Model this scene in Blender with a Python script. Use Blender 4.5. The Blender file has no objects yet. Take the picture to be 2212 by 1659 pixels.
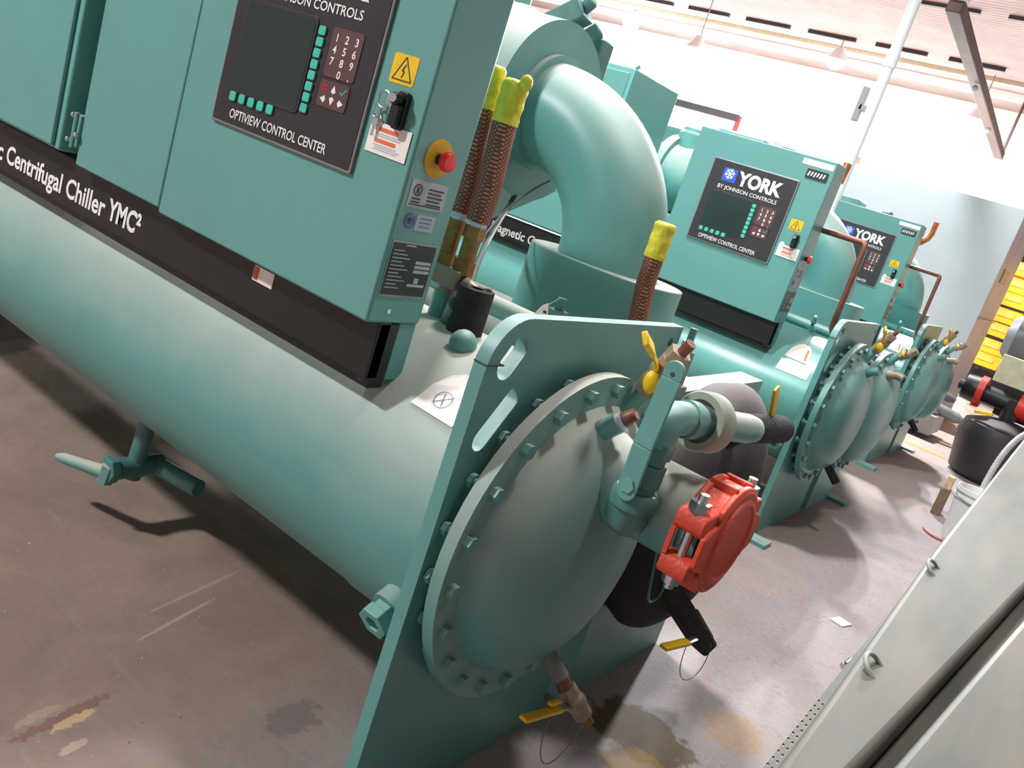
import bpy, bmesh, math, random
from mathutils import Vector, Matrix
random.seed(7)
PI = math.pi
col = bpy.context.scene.collection
scene = bpy.context.scene
V = Vector

# ------------------------------------------------------------------ materials
def lin(c):
    return tuple(((x/255)/12.92 if x/255 <= .04045 else ((x/255+.055)/1.055)**2.4) for x in c)
def new_mat(name):
    m = bpy.data.materials.new(name); m.use_nodes = True
    nt = m.node_tree
    return m, nt, nt.nodes['Principled BSDF']
def mat(name, rgb, rough=.5, metal=0, noise=.12, scale=12, bump=0, bscale=60, spec=.5, coat=0):
    m, nt, b = new_mat(name)
    c = lin(rgb)
    tc = nt.nodes.new('ShaderNodeTexCoord')
    n = nt.nodes.new('ShaderNodeTexNoise'); n.inputs['Scale'].default_value = scale; n.inputs['Detail'].default_value = 5
    nt.links.new(tc.outputs['Object'], n.inputs['Vector'])
    r = nt.nodes.new('ShaderNodeValToRGB')
    r.color_ramp.elements[0].position = .3; r.color_ramp.elements[1].position = .7
    r.color_ramp.elements[0].color = tuple(x*(1-noise) for x in c)+(1,)
    r.color_ramp.elements[1].color = tuple(min(1, x*(1+noise)) for x in c)+(1,)
    nt.links.new(n.outputs['Fac'], r.inputs['Fac']); nt.links.new(r.outputs['Color'], b.inputs['Base Color'])
    b.inputs['Roughness'].default_value = rough; b.inputs['Metallic'].default_value = metal
    b.inputs['Specular IOR Level'].default_value = spec; b.inputs['Coat Weight'].default_value = coat
    if bump:
        n2 = nt.nodes.new('ShaderNodeTexNoise'); n2.inputs['Scale'].default_value = bscale; n2.inputs['Detail'].default_value = 4
        nt.links.new(tc.outputs['Object'], n2.inputs['Vector'])
        bp = nt.nodes.new('ShaderNodeBump'); bp.inputs['Strength'].default_value = bump; bp.inputs['Distance'].default_value = .01
        nt.links.new(n2.outputs['Fac'], bp.inputs['Height']); nt.links.new(bp.outputs['Normal'], b.inputs['Normal'])
    return m
def dusty(name, rgb, dust, amount=1.0, lo=.25, hi=.95, rough=.38, streak=False):
    """paint with settled dust on the surfaces that face up"""
    m, nt, b = new_mat(name)
    N = nt.nodes.new; L = nt.links.new
    tc = N('ShaderNodeTexCoord')
    n = N('ShaderNodeTexNoise'); n.inputs['Scale'].default_value = 6; n.inputs['Detail'].default_value = 6
    L(tc.outputs['Object'], n.inputs['Vector'])
    g = N('ShaderNodeNewGeometry'); s = N('ShaderNodeSeparateXYZ'); L(g.outputs['Normal'], s.inputs[0])
    a = N('ShaderNodeMath'); a.operation = 'MULTIPLY_ADD'; a.inputs[1].default_value = .45
    L(n.outputs['Fac'], a.inputs[0]); L(s.outputs['Z'], a.inputs[2])
    mr = N('ShaderNodeMapRange'); mr.inputs['From Min'].default_value = lo+.22; mr.inputs['From Max'].default_value = hi+.22
    mr.inputs['To Max'].default_value = amount
    L(a.outputs[0], mr.inputs['Value'])
    mx = N('ShaderNodeMix'); mx.data_type = 'RGBA'
    mx.inputs['A'].default_value = lin(rgb)+(1,); mx.inputs['B'].default_value = lin(dust)+(1,)
    L(mr.outputs['Result'], mx.inputs['Factor'])
    # slight mottling
    n2 = N('ShaderNodeTexNoise'); n2.inputs['Scale'].default_value = 2.5; n2.inputs['Detail'].default_value = 8
    L(tc.outputs['Object'], n2.inputs['Vector'])
    h = N('ShaderNodeHueSaturation'); mr2 = N('ShaderNodeMapRange')
    mr2.inputs['To Min'].default_value = .86; mr2.inputs['To Max'].default_value = 1.12
    L(n2.outputs['Fac'], mr2.inputs['Value']); L(mr2.outputs['Result'], h.inputs['Value'])
    L(mx.outputs['Result'], h.inputs['Color']); L(h.outputs['Color'], b.inputs['Base Color'])
    rr = N('ShaderNodeMapRange'); rr.inputs['To Min'].default_value = rough; rr.inputs['To Max'].default_value = .85
    L(mr.outputs['Result'], rr.inputs['Value']); L(rr.outputs['Result'], b.inputs['Roughness'])
    return m

TEAL = (99, 155, 151)
M = {}
M['teal'] = dusty('teal_paint', TEAL, (182, 184, 174), .45, .15, 1.0, .34)
M['teal_dusty'] = dusty('teal_paint_dusty', TEAL, (194, 190, 178), .9, -.08, .98, .42)
M['teal_dome'] = dusty('teal_paint_dome', TEAL, (194, 190, 178), .85, -.28, .9, .45)
M['teal_mid'] = dusty('teal_paint_mid', TEAL, (190, 186, 174), .75, .18, 1.05, .36)
M['teal_clean'] = dusty('teal_paint_clean', (104, 168, 162), (172, 200, 196), .35, .3, 1.1, .27)
M['teal_dark'] = mat('teal_hardware', (76, 122, 119), .4, 0, .15, 20)
M['black_metal'] = mat('black_metal', (22, 22, 24), .45, 0, .2, 20)
M['panel'] = mat('panel_face', (46, 42, 46), .4, 0, .1, 10)
M['screen'] = mat('dark_screen', (36, 50, 50), .22, 0, .15, 3)
M['key'] = mat('green_key', (70, 190, 168), .4)
M['pad'] = mat('maroon_pad', (92, 58, 60), .5)
M['white'] = mat('white_print', (236, 234, 232), .6, 0, .04)
M['paper'] = mat('paper', (240, 232, 226), .7, 0, .04, 5)
M['label_grey'] = mat('label_silver', (176, 180, 186), .5, 0, .06)
M['orange_print'] = mat('orange_print', (222, 110, 60), .6)
M['ink'] = mat('ink', (60, 60, 66), .6)
M['blue'] = mat('logo_blue', (40, 90, 200), .5)
M['red'] = mat('coupling_red', (206, 70, 44), .5, 0, .1, 30, .25, 120)
M['red_btn'] = mat('button_red', (232, 34, 30), .3)
M['yellow'] = mat('handle_yellow', (236, 190, 20), .4)
M['amber'] = mat('amber_plate', (206, 160, 30), .5)
M['tape'] = mat('yellow_tape', (226, 212, 60), .45, 0, .18, 30, .8, 40)
M['brass'] = mat('brass', (150, 112, 66), .45, .6, .25, 30)
M['steel'] = mat('zinc_steel', (200, 202, 208), .25, 1.0, .08, 30)
M['rim_metal'] = mat('bezel_metal', (150, 150, 146), .4, .6, .1)
M['foam'] = mat('black_foam', (46, 43, 45), .9, 0, .3, 25, .5, 90)
M['foam_dusty'] = dusty('black_foam_dusty', (40, 37, 38), (146, 136, 136), .75, -.02, .75, .85)
M['black_gloss'] = mat('black_plastic', (24, 24, 26), .3)
M['ptfe'] = mat('ptfe_tape', (206, 214, 232), .6)
M['copper'] = mat('copper', (128, 84, 68), .5, .5, .2, 20)
M['copper_bright'] = mat('copper_bright', (196, 120, 78), .35, .7, .25, 20)
M['grey_pipe'] = mat('grey_pipe', (120, 122, 120), .6, 0, .15, 20)
M['bronze'] = mat('valve_bronze', (150, 134, 116), .55, .3, .15, 20)
M['cable'] = mat('grey_cable', (70, 76, 76), .6)
M['wire'] = mat('thin_wire', (120, 116, 108), .4, .6)
M['oldgrey'] = mat('dusty_grey_green', (150, 156, 142), .7, 0, .08, 5)
M['white_paint'] = mat('white_paint', (236, 238, 240), .45, 0, .03, 3)
M['box_white'] = mat('box_white', (172, 177, 183), .5, 0, .03, 3)
M['white_wall'] = mat('white_wall', (244, 243, 242), .8, 0, .03, .6)
M['galv'] = mat('galvanised', (158, 150, 150), .5, .1, .12, 3)
M['bucket'] = mat('bucket_plastic', (224, 226, 224), .45, 0, .04)
M['hose'] = mat('grey_hose', (168, 166, 168), .5, 0, .1)
M['wood'] = mat('raw_wood', (206, 176, 140), .7, 0, .2, 25)
M['brown_wood'] = mat('brown_wood', (122, 98, 80), .8, 0, .2, 20)
M['dark_brown'] = mat('dark_brown_paint', (88, 66, 62), .6, 0, .15, 6)
M['bin'] = mat('yellow_bin', (226, 166, 24), .5, 0, .08)
M['bin_label'] = mat('bin_label', (214, 168, 66), .6)
M['rack'] = mat('rack_dark', (52, 48, 54), .6)
M['orange'] = mat('rack_orange', (222, 92, 50), .5)
M['machine_red'] = mat('machine_red', (206, 48, 40), .45)
M['beige'] = mat('beige_plate', (196, 188, 160), .5)
M['tank'] = mat('dark_tank', (52, 46, 50), .5, 0, .15, 5)
M['tank_grey'] = mat('grey_tank', (96, 98, 104), .4, 0, .1, 5)
M['pink'] = mat('pink_cord', (214, 130, 136), .5)
M['bluelab'] = mat('blue_label', (96, 112, 168), .5)
M['foil'] = mat('foil', (190, 194, 200), .4, .5)

# braided copper hose
def braid():
    m, nt, b = new_mat('braided_copper'); N = nt.nodes.new; L = nt.links.new
    tc = N('ShaderNodeTexCoord'); w = []
    for rz in (.9, -.9):
        mp = N('ShaderNodeMapping'); mp.inputs['Rotation'].default_value = (rz, rz*.5, 0)
        L(tc.outputs['Object'], mp.inputs['Vector'])
        wv = N('ShaderNodeTexWave'); wv.inputs['Scale'].default_value = 55; wv.inputs['Distortion'].default_value = .5
        wv.bands_direction = 'Z'; L(mp.outputs['Vector'], wv.inputs['Vector']); w.append(wv)
    mx = N('ShaderNodeMath'); mx.operation = 'MULTIPLY'
    L(w[0].outputs['Fac'], mx.inputs[0]); L(w[1].outputs['Fac'], mx.inputs[1])
    r = N('ShaderNodeValToRGB'); r.color_ramp.elements[0].color = lin((110, 68, 56))+(1,); r.color_ramp.elements[1].color = lin((222, 150, 124))+(1,)
    L(mx.outputs[0], r.inputs['Fac']); L(r.outputs['Color'], b.inputs['Base Color'])
    bp = N('ShaderNodeBump'); bp.inputs['Strength'].default_value = .5; bp.inputs['Distance'].default_value = .004
    L(mx.outputs[0], bp.inputs['Height']); L(bp.outputs['Normal'], b.inputs['Normal'])
    b.inputs['Metallic'].default_value = .45; b.inputs['Roughness'].default_value = .5
    return m
M['braid'] = braid()

STAIN = ((-1.535, .94), (-1.578, 1.18))
def floor_mat():
    m, nt, b = new_mat('stained_concrete'); N = nt.nodes.new; L = nt.links.new
    tc = N('ShaderNodeTexCoord')
    def noise(scale, detail=8, rough=.6, dist=0, vec=None):
        n = N('ShaderNodeTexNoise'); n.inputs['Scale'].default_value = scale; n.inputs['Detail'].default_value = detail
        n.inputs['Roughness'].default_value = rough; n.inputs['Distortion'].default_value = dist
        L(vec or tc.outputs['Object'], n.inputs['Vector']); return n.outputs['Fac']
    def ramp(f, p0, p1, c0=(0, 0, 0), c1=(1, 1, 1)):
        r = N('ShaderNodeValToRGB'); r.color_ramp.elements[0].position = p0; r.color_ramp.elements[1].position = p1
        r.color_ramp.elements[0].color = c0+(1,); r.color_ramp.elements[1].color = c1+(1,); L(f, r.inputs['Fac']); return r.outputs['Color']
    def mix(f, a, c, k=1):
        x = N('ShaderNodeMix'); x.data_type = 'RGBA'
        if k != 1:
            q = N('ShaderNodeMath'); q.operation = 'MULTIPLY'; q.inputs[1].default_value = k; L(f, q.inputs[0]); f = q.outputs[0]
        L(f, x.inputs['Factor']); L(a, x.inputs['A'])
        if isinstance(c, tuple): x.inputs['B'].default_value = lin(c)+(1,)
        else: L(c, x.inputs['B'])
        return x.outputs['Result']
    base = ramp(noise(1.3, 10, .65), .3, .72, lin((146, 135, 136)), lin((176, 165, 167)))
    fine = ramp(noise(40, 6, .7), .35, .7, lin((126, 113, 110)), lin((190, 180, 180)))
    c = mix(ramp(noise(9, 4), .4, .6), base, fine, .45)
    # floor colour turns browner and darker towards the left
    sx = N('ShaderNodeSeparateXYZ'); L(tc.outputs['Object'], sx.inputs[0])
    mrx = N('ShaderNodeMapRange'); mrx.inputs['From Min'].default_value = -.75; mrx.inputs['From Max'].default_value = -1.6
    L(sx.outputs['X'], mrx.inputs['Value'])
    brown = ramp(noise(3, 8, .65, .6), .3, .75, lin((122, 98, 82)), lin((164, 138, 120)))
    c = mix(mrx.outputs['Result'], c, brown, .8)
    # wiped streaks
    mp = N('ShaderNodeMapping'); mp.inputs['Scale'].default_value = (1.2, 9, 1); mp.inputs['Rotation'].default_value = (0, 0, .5); L(tc.outputs['Object'], mp.inputs['Vector'])
    c = mix(ramp(noise(2.2, 8, .6, .3, mp.outputs['Vector']), .58, .8), c, (188, 172, 160), .3)
    # rust / oil freckles
    rust = N('ShaderNodeMath'); rust.operation = 'MULTIPLY'
    L(ramp(noise(30, 6, .75), .54, .64), rust.inputs[0]); L(ramp(noise(1.9, 3), .42, .6), rust.inputs[1])
    inv = N('ShaderNodeMath'); inv.operation = 'MULTIPLY_ADD'; inv.inputs[1].default_value = -.85; inv.inputs[2].default_value = 1; L(mrx.outputs['Result'], inv.inputs[0])
    r2 = N('ShaderNodeMath'); r2.operation = 'MULTIPLY'; L(rust.outputs[0], r2.inputs[0]); L(inv.outputs[0], r2.inputs[1])
    c = mix(r2.outputs[0], c, (186, 136, 72), .85)
    c = mix(ramp(noise(70, 2, .5), .73, .76), c, (222, 214, 208), .6)
    c = mix(ramp(noise(48, 2, .5), .74, .77), c, (70, 58, 52), .6)
    # oil stain by the drains of the nearest machine
    def blob(cx, cy, rx, ry, colr, k, rot=0, ns=16, amp=1.3):
        nonlocal c
        m1 = N('ShaderNodeMapping'); m1.inputs['Location'].default_value = (-cx, -cy, 0); L(tc.outputs['Object'], m1.inputs['Vector'])
        mp = N('ShaderNodeMapping'); mp.inputs['Rotation'].default_value = (0, 0, -rot); mp.inputs['Scale'].default_value = (1, 1, 0)
        L(m1.outputs['Vector'], mp.inputs['Vector'])
        m2 = N('ShaderNodeMapping'); m2.inputs['Scale'].default_value = (1/rx, 1/ry, 0); L(mp.outputs['Vector'], m2.inputs['Vector'])
        ln = N('ShaderNodeVectorMath'); ln.operation = 'LENGTH'; L(m2.outputs['Vector'], ln.inputs[0])
        ad = N('ShaderNodeMath'); ad.operation = 'MULTIPLY_ADD'; ad.inputs[1].default_value = amp
        L(noise(ns, 5), ad.inputs[0]); L(ln.outputs['Value'], ad.inputs[2])
        hf = N('ShaderNodeMath'); hf.operation = 'MULTIPLY'; hf.inputs[1].default_value = .4; L(ad.outputs[0], hf.inputs[0])
        c = mix(ramp(hf.outputs[0], .40*(1+.5*amp)-.03, .40*(1+.5*amp)+.03, (1, 1, 1), (0, 0, 0)), c, colr, k)
    blob(-.69, 2.42, .17, .13, (92, 70, 26), .9)
    blob(-.60, 2.25, .12, .10, (146, 108, 44), .7, 0, 22)
    blob(-.50, 2.75, .10, .12, (176, 132, 70), .5, 0, 30, 2)
    a = math.atan2(STAIN[1][1]-STAIN[0][1], STAIN[1][0]-STAIN[0][0])
    mx, my = (STAIN[0][0]+STAIN[1][0])/2, (STAIN[0][1]+STAIN[1][1])/2
    blob(mx, my, .13, .016, (122, 70, 60), .5, a, 55, 2.2)
    blob(mx+.02, my+.012, .06, .014, (214, 180, 140), .8, a, 50, 1.8)
    blob(mx+.10, my-.03, .035, .012, (200, 176, 160), .7, a, 60, 1.6)
    blob(mx-.03, my-.05, .06, .014, (186, 160, 140), .6, a, 60, 1.8)
    blob(-1.78, 1.50, .16, .006, (190, 172, 158), .6, a+.1, 60, 1.2)
    blob(-1.88, 1.62, .20, .006, (186, 164, 150), .5, a+.05, 60, 1.6)
    blob(-1.28, 1.52, .09, .05, (92, 82, 84), .4, a, 24, 2.4)
    L(c, b.inputs['Base Color'])
    rg = N('ShaderNodeMapRange'); rg.inputs['To Min'].default_value = .5; rg.inputs['To Max'].default_value = .8; b.inputs['Specular IOR Level'].default_value = .3
    L(noise(2.4, 5), rg.inputs['Value']); L(rg.outputs['Result'], b.inputs['Roughness'])
    bp = N('ShaderNodeBump'); bp.inputs['Strength'].default_value = .12; bp.inputs['Distance'].default_value = .01
    L(noise(60, 5), bp.inputs['Height']); L(bp.outputs['Normal'], b.inputs['Normal'])
    return m
M['floor'] = floor_mat()

def deck_mat():
    m, nt, b = new_mat('ceiling_deck'); N = nt.nodes.new; L = nt.links.new
    tc = N('ShaderNodeTexCoord'); w = N('ShaderNodeTexWave'); w.bands_direction = 'Y'; w.inputs['Scale'].default_value = 2.2
    L(tc.outputs['Object'], w.inputs['Vector'])
    n = N('ShaderNodeTexNoise'); n.inputs['Scale'].default_value = 1.5; n.inputs['Detail'].default_value = 6; L(tc.outputs['Object'], n.inputs['Vector'])
    r = N('ShaderNodeValToRGB'); r.color_ramp.elements[0].position = .3; r.color_ramp.elements[0].color = lin((132, 121, 120))+(1,); r.color_ramp.elements[1].color = lin((162, 150, 148))+(1,)
    L(n.outputs['Fac'], r.inputs['Fac']); L(r.outputs['Color'], b.inputs['Base Color'])
    bp = N('ShaderNodeBump'); bp.inputs['Strength'].default_value = .25; bp.inputs['Distance'].default_value = .04
    L(w.outputs['Fac'], bp.inputs['Height']); L(bp.outputs['Normal'], b.inputs['Normal']); b.inputs['Roughness'].default_value = .8
    return m
M['deck'] = deck_mat()

def enclosure_mat():
    m, nt, b = new_mat('dusty_enclosure'); N = nt.nodes.new; L = nt.links.new
    tc = N('ShaderNodeTexCoord')
    mp = N('ShaderNodeMapping'); mp.inputs['Scale'].default_value = (5, .8, 1); L(tc.outputs['Object'], mp.inputs['Vector'])
    n = N('ShaderNodeTexNoise'); n.inputs['Scale'].default_value = 2.5; n.inputs['Detail'].default_value = 6; L(mp.outputs['Vector'], n.inputs['Vector'])
    r = N('ShaderNodeValToRGB'); r.color_ramp.elements[0].position = .35; r.color_ramp.elements[1].position = .7
    r.color_ramp.elements[0].color = lin((80, 82, 76))+(1,); r.color_ramp.elements[1].color = lin((104, 98, 88))+(1,)
    L(n.outputs['Fac'], r.inputs['Fac']); L(r.outputs['Color'], b.inputs['Base Color']); b.inputs['Roughness'].default_value = .65
    return m
M['enclosure'] = enclosure_mat()
def emit(name, rgb, s):
    m, nt, b = new_mat(name)
    b.inputs['Emission Color'].default_value = lin(rgb)+(1,); b.inputs['Emission Strength'].default_value = s
    b.inputs['Base Color'].default_value = (.8, .8, .8, 1)
    return m
M['lamp'] = emit('lamp_glow', (255, 252, 250), 40)

# ------------------------------------------------------------------ mesh builder
def basis(d):
    d = V(d).normalized(); a = V((0, 0, 1)) if abs(d.z) < .9 else V((1, 0, 0))
    u = d.cross(a).normalized(); return d, u, d.cross(u).normalized()
class MB:
    def __init__(s): s.v = []; s.f = []
    def add(s, vs, fs):
        o = len(s.v); s.v += [tuple(p) for p in vs]; s.f += [tuple(i+o for i in f) for f in fs]; return s
    def box(s, a, b):
        (x0, y0, z0), (x1, y1, z1) = a, b
        return s.add([(x0, y0, z0), (x1, y0, z0), (x1, y1, z0), (x0, y1, z0), (x0, y0, z1), (x1, y0, z1), (x1, y1, z1), (x0, y1, z1)],
                     [(0, 3, 2, 1), (4, 5, 6, 7), (0, 1, 5, 4), (1, 2, 6, 5), (2, 3, 7, 6), (3, 0, 4, 7)])
    def bar(s, p, q, w, t, up=(0, 0, 1)):
        p, q = V(p), V(q); d = (q-p).normalized(); n = V(up); n = (n-d*n.dot(d)).normalized(); b = d.cross(n)
        vs = [c+b*(sb*w/2)+n*(sn*t/2) for c in (p, q) for sb, sn in ((-1, -1), (1, -1), (1, 1), (-1, 1))]
        return s.add(vs, [(0, 1, 2, 3), (7, 6, 5, 4), (0, 4, 5, 1), (1, 5, 6, 2), (2, 6, 7, 3), (3, 7, 4, 0)])
    def hexa(s, low, high):
        n = len(low)
        return s.add(list(low)+list(high), [tuple(range(n))[::-1], tuple(range(n, 2*n))]+[(i, (i+1) % n, n+(i+1) % n, n+i) for i in range(n)])
    def lathe(s, o, d, prof, seg=48, close=False):
        """prof: list of (distance along d, radius)"""
        o = V(o); d, u, w = basis(d); vs = []; fs = []; rings = []
        for t, r in prof:
            if r < 1e-6: rings.append([len(vs)]); vs.append(o+d*t)
            else:
                rings.append(list(range(len(vs), len(vs)+seg)))
                vs += [o+d*t+(u*math.cos(2*PI*i/seg)+w*math.sin(2*PI*i/seg))*r for i in range(seg)]
        if close: rings.append(rings[0])
        for A, B in zip(rings, rings[1:]):
            if len(A) == 1 and len(B) == 1: continue
            for i in range(seg):
                j = (i+1) % seg
                if len(A) == 1: fs.append((A[0], B[j], B[i]))
                elif len(B) == 1: fs.append((A[i], A[j], B[0]))
                else: fs.append((A[i], A[j], B[j], B[i]))
        return s.add(vs, fs)
    def cyl(s, p, q, r, r2=None, seg=32):
        p, q = V(p), V(q); l = (q-p).length; r2 = r if r2 is None else r2
        return s.lathe(p, q-p, [(0, 0), (0, r), (l, r2), (l, 0)], seg)
    def pipe(s, p, q, r, ri, seg=32):
        p, q = V(p), V(q); l = (q-p).length
        return s.lathe(p, q-p, [(0, ri), (0, r), (l, r), (l, ri)], seg, True)
    def hexp(s, p, q, r):
        return s.cyl(p, q, r, seg=6)
    def ball(s, c, r, seg=24, sq=1):
        n = 10
        return s.lathe(V(c)-V((0, 0, r*sq)), (0, 0, 1), [(r*sq*(1-math.cos(PI*i/n)), r*math.sin(PI*i/n)) for i in range(n+1)], seg)
    def tube(s, pts, r, seg=14, cap=True, rr=None):
        pts = [V(p) for p in pts]; n = len(pts); vs = []; fs = []
        t = [(pts[min(i+1, n-1)]-pts[max(i-1, 0)]).normalized() for i in range(n)]
        d, u, w = basis(t[0])
        for i in range(n):
            u = (u-t[i]*u.dot(t[i])).normalized(); w = t[i].cross(u); R = rr[i] if rr else r
            vs += [pts[i]+(u*math.cos(2*PI*k/seg)+w*math.sin(2*PI*k/seg))*R for k in range(seg)]
        for i in range(n-1):
            for k in range(seg):
                j = (k+1) % seg; fs.append((i*seg+k, i*seg+j, (i+1)*seg+j, (i+1)*seg+k))
        if cap: fs += [tuple(range(seg))[::-1], tuple(range((n-1)*seg, n*seg))]
        return s.add(vs, fs)
    def prism(s, outline, o, u, w, depth):
        """outline in (a,b) on axes u,w, extruded along u x w by depth"""
        o, u, w = V(o), V(u), V(w); n = u.cross(w).normalized()*depth
        lo = [o+u*a+w*b for a, b in outline]
        return s.hexa(lo, [p+n for p in lo])
    def build(s, name, m, parent=None, smooth=40, bevel=0, seg=2):
        me = bpy.data.meshes.new(name); me.from_pydata(s.v, [], s.f)
        bm = bmesh.new(); bm.from_mesh(me); bmesh.ops.recalc_face_normals(bm, faces=bm.faces); bm.to_mesh(me); bm.free()
        if smooth:
            me.shade_smooth(); me.set_sharp_from_angle(angle=math.radians(smooth))
        me.materials.append(M[m] if isinstance(m, str) else m)
        o = bpy.data.objects.new(name, me); col.objects.link(o)
        if parent: o.parent = parent
        if bevel:
            b = o.modifiers.new('bevel', 'BEVEL'); b.width = bevel; b.segments = seg; b.limit_method = 'ANGLE'; b.angle_limit = math.radians(50); b.harden_normals = False
        return o
def arc(c, u, w, r, a0, a1, n=12):
    c, u, w = V(c), V(u), V(w)
    return [c+(u*math.cos(a0+(a1-a0)*i/n)+w*math.sin(a0+(a1-a0)*i/n))*r for i in range(n+1)]
def bez(p0, p1, p2, p3, n=16):
    p0, p1, p2, p3 = map(V, (p0, p1, p2, p3)); out = []
    for i in range(n+1):
        t = i/n; out.append(p0*(1-t)**3+p1*3*t*(1-t)**2+p2*3*t*t*(1-t)+p3*t**3)
    return out
def rrect(x0, y0, x1, y1, r, n=6, corners=(1, 1, 1, 1)):
    out = []
    for k, (cx, cy, a) in enumerate(((x1-r, y1-r, 0), (x0+r, y1-r, PI/2), (x0+r, y0+r, PI), (x1-r, y0+r, 1.5*PI))):
        if corners[k]: out += [(cx+r*math.cos(a+PI/2*i/n), cy+r*math.sin(a+PI/2*i/n)) for i in range(n+1)]
        else: out.append(((x1, y1), (x0, y1), (x0, y0), (x1, y0))[k])
    return out
def slot(cx, cy, L, r, ang, n=10):
    out = []
    for s, a0 in ((1, -PI/2), (-1, PI/2)):
        for i in range(n+1):
            a = a0+PI*i/n; x = s*L/2+r*math.cos(a); y = r*math.sin(a)
            out.append((cx+x*math.cos(ang)-y*math.sin(ang), cy+x*math.sin(ang)+y*math.cos(ang)))
    return out
def plate(name, m, outline, holes, o, u, w, thick, parent, bevel=.003):
    """flat plate with real holes; front face at o, body extends by thick along -(u x w)"""
    cu = bpy.data.curves.new('outline', 'CURVE'); cu.dimensions = '2D'; cu.fill_mode = 'BOTH'; cu.extrude = thick/2; cu.bevel_depth = 0
    for pts in [outline]+holes:
        sp = cu.splines.new('POLY'); sp.points.add(len(pts)-1); sp.use_cyclic_u = True
        for p, (a, b) in zip(sp.points, pts): p.co = (a, b, 0, 1)
    t = bpy.data.objects.new('tmp', cu); col.objects.link(t)
    dg = bpy.context.evaluated_depsgraph_get(); dg.update(); me = bpy.data.meshes.new_from_object(t.evaluated_get(dg))
    bpy.data.objects.remove(t); bpy.data.curves.remove(cu)
    u, w, o = V(u), V(w), V(o); n = u.cross(w)
    mt = Matrix(((u.x, w.x, n.x, o.x-n.x*thick/2), (u.y, w.y, n.y, o.y-n.y*thick/2), (u.z, w.z, n.z, o.z-n.z*thick/2), (0, 0, 0, 1)))
    me.transform(mt)
    bm = bmesh.new(); bm.from_mesh(me); bmesh.ops.remove_doubles(bm, verts=bm.verts, dist=1e-5); bmesh.ops.recalc_face_normals(bm, faces=bm.faces); bm.to_mesh(me); bm.free()
    me.name = name; me.materials.clear(); me.materials.append(M[m]); me.shade_smooth(); me.set_sharp_from_angle(angle=math.radians(35))
    ob = bpy.data.objects.new(name, me); col.objects.link(ob); ob.parent = parent
    return ob
def text(name, s, m, parent, o, u, w, height, width=None, bold=0, depth=.0006, align='LEFT', skew=0):
    cu = bpy.data.curves.new('txt', 'FONT'); cu.body = s; cu.size = 1; cu.offset = bold; cu.extrude = 0; cu.resolution_u = 3; cu.shear = skew
    t = bpy.data.objects.new('tmp', cu); col.objects.link(t)
    dg = bpy.context.evaluated_depsgraph_get(); dg.update(); me = bpy.data.meshes.new_from_object(t.evaluated_get(dg))
    bpy.data.objects.remove(t); bpy.data.curves.remove(cu)
    xs = [v.co.x for v in me.vertices]; x0, x1 = min(xs), max(xs)
    sy = height/.69; sx = width/(x1-x0) if width else sy
    off = {'LEFT': -x0, 'RIGHT': -x1, 'CENTER': -(x0+x1)/2}[align]
    u, w, o = V(u), V(w), V(o); n = u.cross(w)
    for v in me.vertices:
        a, b = (v.co.x+off)*sx, v.co.y*sy; v.co = o+u*a+w*b+n*depth
    me.name = name; me.materials.clear(); me.materials.append(M[m])
    ob = bpy.data.objects.new(name, me); col.objects.link(ob)
    if parent: ob.parent = parent
    return ob
def tag(o, label, cat, group=None, kind=None):
    if label: o['label'] = label
    if cat: o['category'] = cat
    if group: o['group'] = group
    if kind: o['kind'] = kind
    return o
def empty(name, loc, label=None, cat=None, group=None):
    o = bpy.data.objects.new(name, None); col.objects.link(o); o.location = loc; o.empty_display_size = .1
    return tag(o, label, cat, group)
def struct(name, mb, m, **k):
    o = mb.build(name, m, None, **k); o['kind'] = 'structure'; return o
X, Y, Z = V((1, 0, 0)), V((0, 1, 0)), V((0, 0, 1))
# ------------------------------------------------------------------ one chiller
CY, CZ, CR = 1.755, .72, .363          # condenser axis and radius
EY, EZ, ER = 2.56, .69, .355           # evaporator axis and radius

def hex_bolts(head, n, cy, cz, rb, x0, x1, m, start=0.):
    for i in range(n):
        a = start+2*PI*i/n; y, z = cy+rb*math.cos(a), cz+rb*math.sin(a)
        b = MB(); b.cyl((x0, y, z), (x1, y, z), .0085, seg=10); b.hexp((x1, y, z), (x1+.017, y, z), .0165)
        b.hexp((x0, y, z), (x0+.012, y, z), .016)
        b.build('bolt', m, head)
def make_head(ch, cy, cz, rf, rd, dep, mflange, mdome, bolts=True):
    h = MB().lathe((-.92, cy, cz), X, [(0, rd*1.0), (.035, rd*1.0), (.035, rf), (.065, rf), (.065, rd+.012),
        ]+[(.065+dep*math.sin(PI/2*i/14)**1.0*1.0, rd*math.cos(PI/2*i/14)**.75) for i in range(1, 14)]+[(.065+dep, 0)], 72).build('head', mdome, ch, 30)
    if bolts: hex_bolts(h, 22, cy, cz, rf-.032, -.917, -.855, mflange, .1)
    return h

def sticker(name, m, parent, x0, z0, x1, z1, y, r=.002):
    return MB().box((x0, y-.0012, z0), (x1, y, z1)).build(name, m, parent, 0)

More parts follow.
